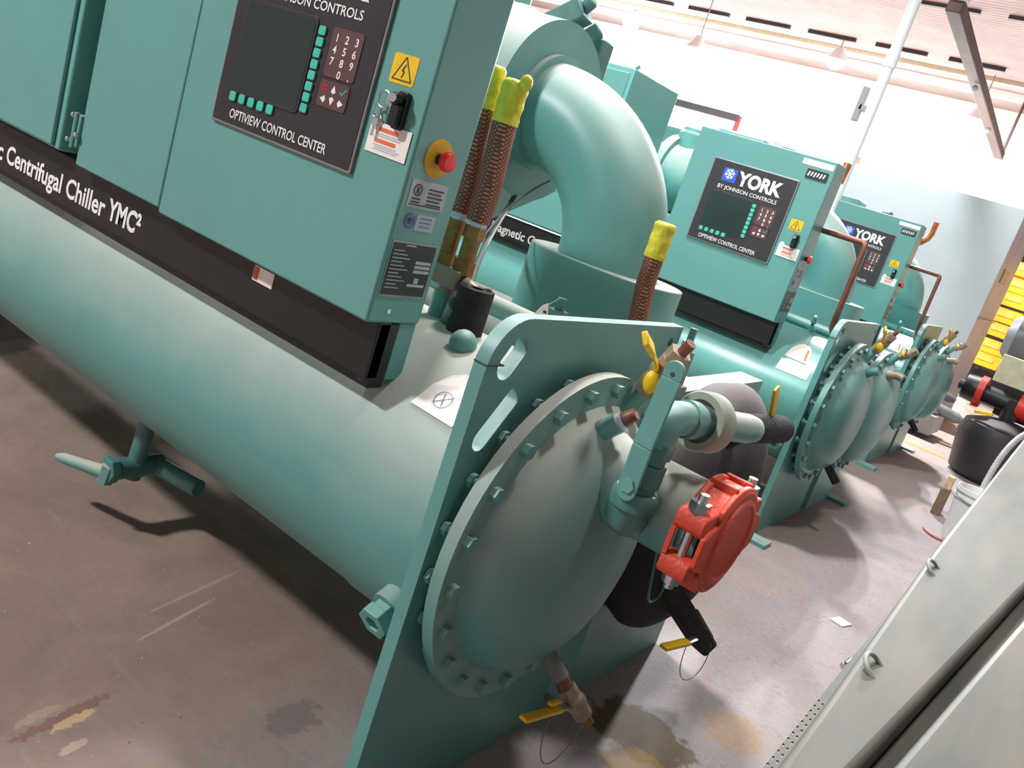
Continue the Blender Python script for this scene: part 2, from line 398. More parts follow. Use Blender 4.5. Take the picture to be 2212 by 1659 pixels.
def cabinet_parts(ch, number, top=False):
    F = 1.346
    cab = MB().box((-2.047, F, 1.107), (-1.248, 1.515, 1.976)).build('control_cabinet', 'teal', ch, 30, .006)
    # display panel and everything on it
    pan = MB().prism(rrect(-1.903, 1.383, -1.401, 1.838, .006), (0, F-.001, 0), X, Z, .007).build('display_panel', 'rim_metal', ch, 30, .0015)
    y = F-.0085
    MB().prism(rrect(-1.897, 1.389, -1.407, 1.832, .004), (0, y+.0005, 0), X, Z, .0012).build('panel_face', 'panel', pan, 0)
    y -= .0012
    MB().prism(rrect(-1.858, 1.462, -1.604, 1.672, .014), (0, y+.001, 0), X, Z, .003).build('screen_frame', 'panel', pan, 30, .001)
    MB().prism(rrect(-1.851, 1.469, -1.611, 1.664, .012), (0, y-.0018, 0), X, Z, .0008).build('screen', 'screen', pan, 0)
    for i in range(5):
        cx = -1.834+.0348*i
        MB().prism(rrect(cx-.0115, 1.4405, cx+.0115, 1.4625, .006, 4), (0, y, 0), X, Z, .0045).build('soft_key', 'key', pan, 40, .0012)
    for i in range(8):
        cz = 1.647-.0238*i
        MB().prism(rrect(-1.597, cz-.0098, -1.574, cz+.0098, .005, 4), (0, y, 0), X, Z, .0045).build('soft_key', 'key', pan, 40, .0012)
    kp = MB().prism(rrect(-1.553, 1.560, -1.456, 1.662, .008), (0, y+.0003, 0), X, Z, .0016).build('keypad', 'pad', pan, 0)
    ap = MB().prism(rrect(-1.553, 1.497, -1.460, 1.553, .008), (0, y+.0003, 0), X, Z, .0016).build('keypad', 'pad', pan, 0)
    yy = y-.0014
    for r, row in enumerate(('123', '456', '789', '.0\u00b1')):
        for c, chx in enumerate(row):
            cx, cz = -1.535+.031*c, 1.6405-.0243*r
            text('key_digit', chx, 'white', pan, (cx, yy, cz-.007), X, Z, .016 if chx.isdigit() else .006, None, .02, align='CENTER')
    for (cx, cz, mm, a) in ((-1.535, 1.537, 'red_btn', 0), (-1.507, 1.537, 'white', PI/2), (-1.478, 1.537, 'key', 0),
                            (-1.535, 1.513, 'white', PI), (-1.507, 1.513, 'white', -PI/2), (-1.478, 1.513, 'white', 0)):
        b = MB()
        if mm == 'white':
            pts = [(cx+.009*math.cos(a+k), cz+.009*math.sin(a+k)) for k in (0, 2.1, PI, -2.1)]
            b.prism(pts, (0, yy, 0), X, Z, .0006)
        elif mm == 'red_btn':
            b.bar((cx-.007, yy, cz-.007), (cx+.007, yy, cz+.007), .003, .0008, Y); b.bar((cx-.007, yy, cz+.007), (cx+.007, yy, cz-.007), .003, .0008, Y)
        else:
            b.bar((cx-.008, yy, cz), (cx-.002, yy, cz-.006), .003, .0008, Y); b.bar((cx-.002, yy, cz-.006), (cx+.009, yy, cz+.008), .003, .0008, Y)
        b.build('arrow_key', mm, pan, 0)
    # maker's lettering
    lg = MB().prism(rrect(-1.822, 1.728, -1.740, 1.800, .004), (0, y+.0003, 0), X, Z, .0012).build('logo_square', 'blue', pan, 0)
    b = MB()
    cx, cz = -1.783, 1.770
    for i in range(6):
        a = PI*i/3+.26; d = V((math.cos(a), 0, math.sin(a))); q = V((-d.z, 0, d.x)); c = V((cx, yy, cz))
        b.bar(c, c+d*.030, .0055, .0008, Y)
        for sg in (1, -1): b.bar(c+d*.014, c+d*.024+q*sg*.010, .004, .0008, Y)
    b.build('logo_star', 'white', pan, 0)
    text('logo_lettering', 'YORK', 'white', pan, (-1.732, y-.0002, 1.729), X, Z, .068, .262, .045)
    text('small_lettering', 'BY JOHNSON CONTROLS', 'white', pan, (-1.828, y-.0002, 1.687), X, Z, .020, .352, .012)
    text('small_lettering', 'OPTIVIEW CONTROL CENTER', 'white', pan, (-1.834, y-.0002, 1.403), X, Z, .021, .348, .012)
    # stickers and fittings of the cabinet
    w = MB().prism(rrect(-1.369, 1.589, -1.299, 1.648, .005, 4), (0, F, 0), X, Z, .001).build('shock_warning_sticker', 'yellow', cab, 0)
    b = MB(); t = [(-1.361, 1.597), (-1.307, 1.597), (-1.334, 1.643)]
    for i in range(3):
        p, q = t[i], t[(i+1) % 3]; b.bar((p[0], F-.0014, p[1]), (q[0], F-.0014, q[1]), .0025, .0006, Y)
    zz = [(-1.330, 1.629), (-1.338, 1.616), (-1.331, 1.615), (-1.336, 1.602)]
    for p, q in zip(zz, zz[1:]): b.bar((p[0], F-.0014, p[1]), (q[0], F-.0014, q[1]), .003, .0006, Y)
    b.build('warning_symbol', 'ink', cab, 0)
    b = MB(); b.prism(rrect(-1.322, 1.502, -1.292, 1.578, .008), (0, F, 0), X, Z, .012); b.prism(rrect(-1.319, 1.506, -1.295, 1.552, .007), (0, F-.012, 0), X, Z, .014)
    b.cyl((-1.307, F-.02, 1.560), (-1.307, F-.034, 1.560), .013, seg=20)
    b.build('door_latch', 'black_gloss', cab, 40, .002)
    MB().cyl((-1.307, F-.034, 1.560), (-1.307, F-.038, 1.560), .009, seg=16).build('latch_lock', 'steel', cab)
    MB().box((-1.2475, 1.40, 1.13), (-1.2472, 1.41, 1.14)).build('latch_strike', 'steel', cab)
    # emergency stop on the side
    if number == 1: MB().lathe((-1.2485, 1.421, 1.472), X, [(0, 0), (0, .041), (.002, .0415), (.003, .040), (.003, 0)], 40).build('stop_backplate', 'amber', cab)
    MB().cyl((-1.246, 1.421, 1.472), (-1.225, 1.421, 1.472), .012, seg=20).build('stop_stem', 'black_metal', cab)
    MB().lathe((-1.229, 1.421, 1.472), X, [(0, .012), (.002, .0205), (.012, .021), (.017, .018), (.019, 0)], 28).build('stop_button', 'red_btn', cab)
    return cab, pan
def side_labels(cab):
    x = -1.2478
    def lab(name, m, y0, z0, y1, z1, d=.001): return MB().box((x, y0, z0), (x+d, y1, z1)).build(name, m, cab, 0)
    lab('listing_label', 'label_grey', 1.364, 1.364, 1.478, 1.422)
    b = MB(); b.pipe((x+.001, 1.387, 1.401), (x+.0016, 1.387, 1.401), .013, .010, 20); b.box((x+.001, 1.383, 1.393), (x+.0016, 1.386, 1.408)); b.box((x+.001, 1.388, 1.393), (x+.0016, 1.391, 1.408))
    for k in range(5): b.box((x+.001, 1.42, 1.405-.008*k), (x+.0016, 1.468-.006*(k % 2), 1.4085-.008*k))
    for k in range(2): b.box((x+.001, 1.374, 1.381-.007*k), (x+.0016, 1.400, 1.384-.007*k))
    b.box((x+.001, 1.370, 1.369), (x+.0016, 1.470, 1.3715)); b.build('label_print', 'ink', cab, 0)
    lab('certification_label', 'label_grey', 1.408, 1.317, 1.466, 1.351)
    b = MB(); b.pipe((x, 1.389, 1.335), (x+.001, 1.389, 1.335), .017, .012, 20); b.ball((x, 1.389, 1.335), .007, 10)
    for k in range(3): b.box((x+.001, 1.418, 1.343-.009*k), (x+.0016, 1.455, 1.346-.009*k))
    b.build('certification_mark', 'bluelab', cab, 0)
    lab('nameplate_rim', 'rim_metal', 1.357, 1.168, 1.500, 1.292, .0012)
    MB().box((x+.001, 1.361, 1.173), (x+.002, 1.496, 1.287)).build('nameplate', 'panel', cab, 0)
    b = MB()
    for k in range(3): b.box((x+.002, 1.442, 1.245-.010*k), (x+.0026, 1.492, 1.252-.010*k))
    b.box((x+.002, 1.452, 1.202), (x+.0026, 1.466, 1.214)); b.box((x+.002, 1.434, 1.194), (x+.0026, 1.488, 1.200)); b.box((x+.002, 1.40, 1.282), (x+.0026, 1.43, 1.285))
    for k in range(11): b.box((x+.002, 1.366, 1.270-.0082*k), (x+.0026, 1.398+.012*((k*7) % 3), 1.272-.0082*k))
    b.build('nameplate_print', 'label_grey', cab, 0)

def ball_valve(parent, p, q, r, body, lever_from=None, lever_to=None, up=(0, 1, 0), w=.02):
    """brass body between p and q with a painted lever"""
    p, q = V(p), V(q); d = (q-p)
    b = MB(); b.hexp(p, p+d*.25, r*1.15); b.cyl(p+d*.22, p+d*.78, r*1.1, seg=20); b.ball(p+d*.5, r*1.3, 20); b.hexp(p+d*.75, q, r*1.12)
    vb = b.build('valve_body', body, parent, 40)
    if lever_from is not None:
        MB().bar(lever_from, lever_to, w, .006, up).build('lever', 'yellow', vb, 30, .002)
        MB().cyl(p+d*.5, lever_from, r*.45, seg=12).build('valve_stem', 'brass', vb)
    return vb

def make_chiller(variant):
    """variant 1 = nearest machine, with capped nozzle, insulated evaporator and hoses; 2 = plain machine"""
    one = variant == 1
    ch = empty('water_chiller', (0, 0, 0))
    # shells
    sh = MB().lathe((-4.4, CY, CZ), X, [(0, 0), (0, CR), (3.17, CR), (3.172, CR+.004), (3.46, CR+.004), (3.46, 0)], 96).build('condenser_shell', 'teal_dusty' if one else 'teal_clean', ch, 30)
    ev = MB().lathe((-4.4, EY, EZ), X, [(0, 0), (0, ER), (3.46, ER), (3.46, 0)], 80).build('evaporator_shell', 'teal_dusty' if one else 'teal_clean', ch, 30)
    # end plates, standing on the floor
    for s, xo in ((1, -.92), (-1, -4.33)):
        holes = []
        if s == 1: holes = [slot(1.424, 1.160, .044, .029, 1.0), slot(1.438, 1.028, .113, .025, .94), slot(2.117, 1.199, .001, .013, 0)]
        plate('condenser_end_plate', 'teal', rrect(1.345, 0, 2.165, 1.243, .11, 10, (0, 1, 0, 0)) if s == 1 else rrect(1.345, 0, 2.165, 1.243, .11, 10, (0, 1, 0, 0)), holes, (xo, 0, 0), Y, Z, .032, ch)
        ey1 = 2.975 if one else 2.80
        plate('evaporator_end_plate', 'teal_dusty' if one else 'teal', [(2.30, 0), (ey1, 0), (ey1, 1.066), (2.30, 1.050)], [], (xo, 0, 0), Y, Z, .085, ch)
        for (py, px) in ((1.27, -.9),) if one else ((1.27, -.9), (2.85, -.9)):
            if s == 1:
                f = MB().box((px-.04, py-.07, 0), (px+.10, py+.05, .022)); f.cyl((px+.055, py-.02, .0225), (px+.055, py-.02, .024), .014, seg=16)
                f.build('foot_plate', 'teal', ch, 30, .002)
    MB().box((-.953, 1.3437, 1.143), (-.918, 1.40, 1.1455)).build('weld_seam', 'ink', ch, 0)
    MB().box((-4.2, 2.07, .66), (-.98, 2.26, .69)).build('light_block_plate', 'teal', ch, 0)  # added plate, stops light falling through between the two shells
    # heads
    h = make_head(ch, CY, CZ, .418, .335, .125, 'teal', 'teal_dome' if one else 'teal')
    if one:
        e = MB().lathe((-.92, EY, EZ-.012), X, [(0, .395), (.06, .418)]+[(.06+.13*math.sin(PI/2*i/12), .418*math.cos(PI/2*i/12)**.7) for i in range(1, 12)]+[(.19, 0)], 72).build('insulated_evaporator_head', 'foam_dusty', ch, 40)
        e['label'] = 'evaporator head wrapped in dusty black foam'
    else:
        e = make_head(ch, EY-.09, EZ, .40, .335, .14, 'teal', 'teal')
    # black base rail under the cabinets with the maker's lettering
    rail = MB().box((-4.2, 1.392, .975), (-1.25, 1.43, 1.118)).box((-4.2, 1.412, .950), (-1.255, 1.46, .985)).box((-4.2, 1.40, 1.085), (-1.255, 1.50, 1.105)).box((-1.275, 1.395, .965), (-1.25, 1.456, 1.106)).build('base_rail', 'black_metal', ch, 30, .003)
    text('rail_lettering', 'YORK\u00ae Magnetic Centrifugal Chiller', 'white', rail, (-3.575, 1.3915, 1.004), X, Z, .055, 1.215, .022)
    text('rail_lettering', 'YMC\u00b2', 'white', rail, (-2.345, 1.3915, 1.008), X, Z, .056, .168, .03)
    if one:
        b = MB().box((-1.685, 1.3905, 1.055), (-1.61, 1.392, 1.092)).build('rail_sticker', 'paper', rail, 0)
        MB().box((-1.683, 1.390, 1.058), (-1.665, 1.3906, 1.09)).build('sticker_stripe', 'red', rail, 0)
    # drive cabinet at the left, filler panel, hinge
    dr = MB().box((-4.15, 1.346, 1.132), (-2.575, 1.95, 2.18)).build('drive_cabinet', 'teal_clean', ch, 30, .006)
    MB().box((-4.1, 1.334, 1.14), (-2.60, 1.346, 2.15)).build('cabinet_door', 'teal', dr, 30, .004)
    MB().tube([(-2.72, 1.6, 2.18), (-2.72, 1.6, 2.22), (-2.70, 1.6, 2.235)], .012).build('lifting_eye', 'teal_dark', dr)
    fz = 1.80 if one else 1.36
    MB().box((-2.475, 1.346, 1.118), (-2.049, 1.43, fz)).build('filler_panel', 'teal', ch, 30, .005)
    MB().box((-2.572, 1.41, 1.12), (-2.50, 1.43, fz)).build('joint_gap', 'black_metal', ch, 30)
    MB().box((-2.515, 1.375, 1.12), (-2.477, 1.41, fz)).build('joint_strip', 'teal', ch, 30, .004)
    hb = MB().box((-2.51, 1.338, 1.165), (-2.472, 1.40, 1.255)); hb.cyl((-2.491, 1.336, 1.16), (-2.491, 1.336, 1.26), .007, seg=12)
    hg = hb.build('hinge', 'teal', ch, 30, .002)
    for dx, dz in ((-2.505, 1.25), (-2.474, 1.20), (-2.512, 1.18)): MB().ball((dx, 1.333, dz), .008, 12).build('hinge_screw', 'steel', hg)
    cab, pan = cabinet_parts(ch, variant)
    side_labels(cab)
    if not one:
        MB().box((-1.428, 1.3448, 1.927), (-1.259, 1.346, 1.957)).build('blank_label', 'white_paint', cab, 0)
        MB().prism(rrect(-1.388, 1.864, -1.271, 1.912, .005), (0, 1.346, 0), X, Z, .003).build('number_plate', 'panel', cab, 0)
        b = MB()
        for k in range(6):
            x = -1.376+.0165*k; b.bar((x, 1.3425, 1.876+.003*(k % 2)), (x+.006, 1.3425, 1.900), .008, .0008, Y)
        b.build('number_print', 'white', cab, 0)
    # support bracket under the cabinet right end
    MB().box((-1.31, 1.457, .97), (-1.252, 1.512, 1.107)).build('cabinet_bracket', 'teal', ch, 30, .003)
    # compressor, discharge elbow and the collar it drops into
    ay, az = 2.50, 1.68
    cp = MB().lathe((-3.0, ay, az), X, [(0, 0), (0, .20), (.25, .24), (.25, .30), (.32, .30), (.32, .26), (.95, .26), (.95, .315), (1.02, .315), (1.06, .30), (1.215, .295), (1.215, .19), (1.235, .19), (1.235, 0)], 72).build('compressor', 'teal_dusty', ch, 30)
    b = MB()
    for i in range(16):
        a = 2*PI*i/16; b.hexp((-1.985, ay+.285*math.cos(a), az+.285*math.sin(a)), (-1.965, ay+.285*math.cos(a), az+.285*math.sin(a)), .016)
    b.build('compressor_bolts', 'teal_dark', cp)
    MB().box((-2.42, 2.34, 1.96), (-2.08, 2.62, 2.09)).build('terminal_box', 'teal_dusty', cp, 30, .015)
    MB().lathe((-2.62, 2.48, 1.9), Z, [(0, 0), (0, .12), (.10, .12), (.12, .10), (.14, .10), (.14, 0)], 32).build('motor_cap', 'teal', cp)
    b = MB().bar((-1.95, 2.58, 1.955), (-1.84, 2.60, 2.04), .10, .07); b.bar((-1.88, 2.62, 1.90), (-1.80, 2.66, 2.0), .05, .05); b.cyl((-1.86, 2.60, 2.03), (-1.82, 2.60, 2.075), .022); b.box((-1.90, 2.70, 1.80), (-1.80, 2.78, 1.98))
    b.build('vane_actuator', 'teal_dark', cp, 30, .006)
    MB().hexa([(-2.85, 2.25, 1.0), (-2.42, 2.25, 1.0), (-2.42, 2.75, 1.0), (-2.85, 2.75, 1.0)], [(-2.7, 2.32, 1.45), (-1.78, 2.32, 1.45), (-1.78, 2.7, 1.45), (-2.7, 2.7, 1.45)]).build('compressor_saddle', 'teal', ch, 30, .01)
    R = .40; cx0 = -1.785; exx = -1.385
    pts = arc((cx0, ay, az-R), Z, X, R, 0, PI/2, 20)+[V((exx, ay, az-R-.12)), V((exx, ay, 1.0))]
    el = MB().tube(pts, .167, 56).build('suction_elbow', 'teal_mid', ch, 50)
    col_o = slot(-1.390, 2.50, .175, .180, 0, 14)
    up = MB(); up.hexa([(a, b, .9) for a, b in col_o], [(a, b, 1.285) for a, b in col_o])
    up.build('elbow_collar', 'teal_mid', ch, 40, .004)
    # liquid line along the back of the condenser, with its angle valve
    ln = MB().tube([(-3.6, 2.08, 1.10), (-.96, 2.08, 1.10)], .03, 20).build('liquid_line', 'teal_dusty' if one else 'teal', ch)
    vx, vy = (-1.25, 2.08) if one else (-1.225, 1.95)
    vz = 1.10 if one else 1.01
    b = MB(); b.cyl((vx, vy, vz), (vx, vy, vz+.06), .026); b.hexp((vx, vy, vz+.045), (vx, vy, vz+.065), .03); b.cyl((vx, vy, vz+.06), (vx, vy, vz+.10), .013)
    if not one:
        b.bar((vx-.035, vy, vz+.088), (vx+.035, vy, vz+.088), .014, .014); b.cyl((vx, vy, vz+.10), (vx, vy, vz+.15), .010); b.hexp((vx, vy, vz+.12), (vx, vy, vz+.132), .018)
    b.build('angle_valve', 'teal_dark', ln, 40)
    if not one: MB().ball((vx, vy, vz+.158), .014, 14).build('valve_cap', 'foil', ln)
    # square pad on the near shell by the head
    # hex plug low on the condenser
    d = V((0, -math.cos(.5), -math.sin(.5))); p = V((-1.01, CY, CZ))+d*(CR-.01)
    b = MB(); b.cyl(p, p+d*.05, .045, seg=28)
    bs = b.build('drain_boss', 'teal', ch, 40)
    q = p+d*.05
    b = MB(); b.lathe(q, d, [(0, 0), (0, .036), (.018, .036), (.018, .042), (.045, .042), (.045, .020), (.02, .020), (.02, 0)], 6); b.build('hex_plug', 'teal_clean', bs, 30, .002)
    MB().cyl(q+d*.019, q+d*.022, .021, seg=20).build('rust_core', 'copper', bs)
    # valve hanging under the shell
    b = MB(); b.cyl((-2.33, 1.66, .40), (-2.33, 1.64, .16), .028, seg=20); b.cyl((-2.33, 1.56, .20), (-2.33, 1.74, .20), .036, seg=20); b.cyl((-2.33, 1.72, .20), (-2.14, 1.76, .20), .03, seg=20); b.hexp((-2.33, 1.545, .20), (-2.33, 1.575, .20), .045)
    vb = b.build('under_valve', 'teal_dark', ch, 40, .003)
    b = MB(); b.tube([(-2.335, 1.56, .185), (-2.37, 1.535, .185), (-2.43, 1.515, .178), (-2.50, 1.50, .165), (-2.53, 1.495, .158)], .016, 12, True, [.028, .022, .019, .018, .010]); b.hexp((-2.335, 1.55, .155), (-2.33, 1.555, .215), .026)
    b.build('valve_handle', 'teal_dusty', vb, 40)
    return ch, dict(h=h, e=e, cab=cab, pan=pan, sh=sh, ev=ev, cp=cp)
def vent_valve(ch, a, b, lev0, lev1):
    vb = ball_valve(ch, a, b, .024, 'bronze', lev0, lev1, (.3, .3, 1))
    return vb
def dome_vents(ch, evy, one):
    # air vent with yellow lever on each head
    b = MB().cyl((-.86, 1.84, 1.02), (-.825, 1.855, 1.12), .022, seg=20).build('vent_stub', 'teal', ch, 40)
    v = ball_valve(ch, (-.825, 1.855, 1.115), (-.765, 1.838, 1.235), .025, 'bronze', (-.797, 1.815, 1.185), (-.79, 1.735, 1.235), (.8, .0, .6), .024)
    MB().bar((-.79, 1.742, 1.228), (-.775, 1.655, 1.262), .034, .014, (.8, 0, .6)).build('lever_grip', 'yellow', v, 30, .004)
    MB().ball((-.800, 1.820, 1.148), .019, 16, 1.5).build('lever_hub', 'yellow', v)
    MB().cyl((-.770, 1.840, 1.222), (-.748, 1.833, 1.262), .013, seg=12).build('pipe_nipple', 'copper', v)
    MB().cyl((-.775, 1.841, 1.215), (-.768, 1.839, 1.229), .0165, seg=16).build('thread_tape', 'ptfe', v)
    if not one:
        MB().tube([(-.80, 1.70, .985), (-.76, 1.70, 1.02), (-.73, 1.70, 1.035)], .024, 16).build('vent_stub', 'teal_dark', ch, 40)
        MB().cyl((-.86, evy, 1.0), (-.80, evy, 1.10), .02, seg=16).build('vent_stub', 'teal', ch, 40)
        v = ball_valve(ch, (-.80, evy, 1.085), (-.72, evy, 1.16), .024, 'bronze', (-.78, evy-.03, 1.14), (-.76, evy-.16, 1.12), (.6, .2, .8))
        MB().tube([(-.80, evy-.12, .97), (-.745, evy-.12, .99), (-.71, evy-.12, .985)], .026, 16).build('vent_stub', 'bronze', ch, 40)
        MB().cyl((-.80, 1.80, .43), (-.72, 1.82, .35), .024, seg=16).build('drain_stub', 'black_metal', ch, 40)

ch1, P1 = make_chiller(1)
dome_vents(ch1, EY, True)
tag(ch1, 'nearest teal chiller, with the red-capped pipe and copper braided hoses', 'chiller', 'teal chillers standing in a row')

# ---- extras of the nearest machine
# capped water nozzle
NY, NZ = 1.755, .923
nz = MB().lathe((-.86, NY, NZ), X, [(0, 0), (0, .104), (.065, .104), (.085, .096), (.30, .096), (.30, .088), (.312, .088), (.312, .096), (.345, .096), (.345, 0)], 56).build('water_nozzle', 'teal_dusty', ch1, 40)
KR = .116
def half(sg):
    ring = [(KR*math.cos(a), KR*math.sin(a)) for a in [PI*i/40 for i in range(41)]]
    up = [(x, z) for x, z in ring if z > .074]
    o = [(.152, .030), (.158, .040), (.158, .062), (.150, .072), (.108, .076)]+up+[(-.108, .076), (-.150, .072), (-.158, .062), (-.158, .040), (-.152, .030)]
    o += [(-.135, .022), (-.115, .026), (-.095, .05), (-.06, .078), (0, .094), (.06, .078), (.095, .05), (.115, .026), (.135, .022)]
    b = MB(); b.prism([(NY+x, NZ+sg*z) for x, z in o], (-.555, 0, 0), Y, Z, .066)
    for xa, xb in ((-.557, -.540), (-.497, -.482)):
        q = [((KR+.006)*math.cos(PI*(i+7)/40), (KR+.006)*math.sin(PI*(i+7)/40)) for i in range(27)]
        r = [(.106*math.cos(PI*(33-i)/40), .106*math.sin(PI*(33-i)/40)) for i in range(27)]
        b.prism([(NY+x, NZ+sg*z) for x, z in q+r], (xa, 0, 0), Y, Z, xb-xa)
    for yy in (-.04, .04): b.box((-.552, NY+yy-.006, NZ+sg*.104), (-.490, NY+yy+.006, NZ+sg*.1225))
    return b
half(1).build('coupling_housing', 'red', nz, 40, .004); half(-1).build('coupling_housing', 'red', nz, 40, .004)
full = [(.112*math.cos(a), .112*math.sin(a)) for a in [2*PI*i/72 for i in range(72)]]
def capo(k):
    out = []
    for i in range(96):
        a = 2*PI*i/96; c, t = math.cos(a), math.sin(a)
        r = .116
        if abs(t) < .42: r = max(r, min(.156/abs(c), .116+.055*(1-(abs(t)/.42)**2)))
        out.append((NY+r*k*c, NZ+r*k*t))
    return out
MB().prism(capo(1), (-.492, 0, 0), Y, Z, .013).build('end_cap', 'red', nz, 40, .004)
MB().lathe((-.48, NY, NZ), X, [(0, 0), (0, .098), (.006, .096), (.008, .088), (.004, .082), (.004, 0)], 56).build('cap_face', 'red', nz, 30)
for s2 in (-1, 1):
    y = NY+s2*.136
    MB().box((-.555, min(y+s2*.014, y+s2*.022), NZ-.03), (-.545, max(y+s2*.014, y+s2*.022), NZ+.03)).build('bolt_pad', 'red', nz, 30)
    b = MB(); b.cyl((-.522, y, NZ-.10), (-.522, y, NZ+.110), .0105, seg=16); b.hexp((-.522, y, NZ+.070), (-.522, y, NZ+.093), .022); b.lathe((-.522, y, NZ-.092), Z, [(0, 0), (.004, .018), (.014, .02), (.022, .02), (.022, 0)], 20)
    b.build('coupling_bolt', 'steel', nz, 40)
# lever valve rising from the nozzle, then a wheel-like union
b = MB(); b.tube([(-.680, 1.74, .895), (-.675, 1.665, .897), (-.668, 1.636, .910), (-.662, 1.628, .945)], .046, 28)
b.lathe((-.661, 1.627, .935), Z, [(0, 0), (0, .050), (.030, .050), (.038, .044), (.038, .036), (.05, .036), (.05, 0)], 28)
b.hexp((-.66, 1.628, .985), (-.66, 1.630, 1.035), .040); b.cyl((-.66, 1.63, 1.035), (-.66, 1.632, 1.055), .033, seg=24); b.hexp((-.66, 1.632, 1.050), (-.66, 1.635, 1.082), .039)
lv = b.build('lever_valve', 'teal_dark', ch1, 40)
b = MB(); dd = V((.2, .98, -.07)).normalized()
el = [V((-.66, 1.636, 1.075)), V((-.66, 1.637, 1.095))]+[V((-.66, 1.637, 1.095))+dd*(.042*(1-math.cos(a)))+Z*(.042*math.sin(a)) for a in [PI/2*i/8 for i in range(1, 9)]]
el += [el[-1]+dd*.10]
b.tube(el, .036, 28); b.lathe(el[-1]-dd*.080, dd, [(0, 0), (0, .041), (.03, .041), (.03, 0)], 28)
b.build('pipe_elbow', 'teal', lv, 40)
rc = el[-1]+dd*.0
b = MB(); b.lathe(rc-dd*.03, dd, [(.018, .020), (.018, .045), (0, .047), (0, .062), (.006, .066), (.046, .066), (.052, .061), (.056, .03)], 48, False)
b.build('union_wheel', 'oldgrey', lv, 40)
b = MB(); b.lathe(rc+dd*.02, dd, [(0, 0), (0, .034), (.155, .034), (.185, .030), (.198, .016), (.20, 0)], 28); b.build('pipe_end', 'teal_dusty', lv, 40)
b = MB(); b.cyl((-.66, 1.60, .992), (-.66, 1.570, .990), .016, seg=16); b.hexp((-.66, 1.582, .990), (-.66, 1.566, .989), .016); b.build('lever_pivot', 'teal_clean', lv, 40)
b = MB(); ln = [(-.66, 1.576, .978), (-.66, 1.573, 1.075), (-.66, 1.588, 1.220), (-.66, 1.589, 1.237)]
for p, q in zip(ln, ln[1:]): b.bar(p, q, .044, .009, Y)
b.cyl((-.66, 1.5795, .978), (-.66, 1.571, .978), .022, seg=24); b.cyl((-.66, 1.5935, 1.236), (-.66, 1.584, 1.236), .022, seg=24)
b.build('lever_arm', 'teal', lv, 30, .002)
MB().cyl((-.66, 1.5838, 1.230), (-.66, 1.5831, 1.230), .005, seg=12).build('lever_hole', 'ink', lv)
# vent plug on the head
b = MB(); b.cyl((-.83, 1.69, 1.010), (-.785, 1.70, 1.062), .024, seg=24); vp = b.build('vent_plug', 'teal', ch1, 40)
MB().cyl((-.788, 1.699, 1.058), (-.777, 1.7015, 1.071), .019, seg=20).build('thread_tape', 'ptfe', vp)
MB().cyl((-.779, 1.701, 1.069), (-.757, 1.706, 1.095), .018, .014, seg=20).build('bare_nipple', 'copper', vp)
# drain with yellow lever under the head
b = MB(); b.cyl((-.79, 1.762, .455), (-.735, 1.785, .400), .022, seg=20); dr = b.build('drain_stub', 'grey_pipe', ch1, 40)
MB().cyl((-.737, 1.784, .402), (-.715, 1.794, .380), .019, seg=20).build('bare_nipple', 'copper', dr)
ball_valve(dr, (-.717, 1.793, .382), (-.66, 1.826, .325), .022, 'bronze')
MB().cyl((-.664, 1.824, .329), (-.645, 1.834, .310), .014, seg=16).build('outlet', 'brass', dr)
MB().bar((-.700, 1.745, .372), (-.690, 1.672, .400), .016, .010, Z).build('yellow_grip', 'yellow', dr, 30, .003)
MB().bar((-.690, 1.79, .350), (-.684, 1.72, .372), .022, .005, Z).build('lever_shank', 'steel', dr, 30, .001)
MB().bar((-.685, 1.725, .370), (-.690, 1.56, .405), .024, .010, Z).build('lever_grip', 'yellow', dr, 30, .003)
MB().tube(bez((-.69, 1.70, .372), (-.70, 1.70, .20), (-.70, 1.86, .06), (-.655, 1.83, .315), 24), .0014, 6).build('wire_loop', 'wire', dr)
# second drain, on the insulated head, in a black foam sleeve
b = MB().bar((-.775, 2.33, .52), (-.662, 2.595, .285), .088, .06, (-.35, -.85, .3)); ds = b.build('foam_sleeve', 'foam', ch1, 40, .012, 3)
MB().bar((-.705, 2.53, .38), (-.648, 2.62, .285), .060, .02, (.75, .0, .6)).build('split_foam_flap', 'foam', ds, 30, .006)
MB().bar((-.675, 2.26, .372), (-.655, 2.40, .360), .028, .012, Z).build('lever_grip', 'yellow', ds, 30, .003)
MB().bar((-.657, 2.39, .362), (-.65, 2.44, .362), .020, .005, Z).build('lever_shank', 'steel', ds)
MB().tube(bez((-.66, 2.42, .355), (-.66, 2.40, .15), (-.62, 2.62, .15), (-.625, 2.54, .325), 20), .0014, 6).build('wire_loop', 'wire', ds)
b = MB().tube(bez((-.735, 2.06, .74), (-.70, 2.06, .60), (-.73, 2.12, .50), (-.725, 2.20, .52), 16)+bez((-.725, 2.20, .52), (-.72, 2.22, .55), (-.715, 2.19, .58), (-.725, 2.18, .60), 8), .004, 8).build('cord_hook', 'teal_dark', P1['e'])
# foam-covered vent on the insulated head with its yellow lever
b = MB().pipe((-.71, 2.20, 1.045), (-.69, 2.56, 1.022), .041, .010, 28); b.cyl((-.79, 2.40, .95), (-.72, 2.40, 1.03), .03, seg=20)
fs = b.build('foam_sleeve', 'foam', ch1, 40)
MB().bar((-.70, 2.47, 1.05), (-.70, 2.40, 1.155), .030, .010, X).build('lever_grip', 'yellow', fs, 30, .003)
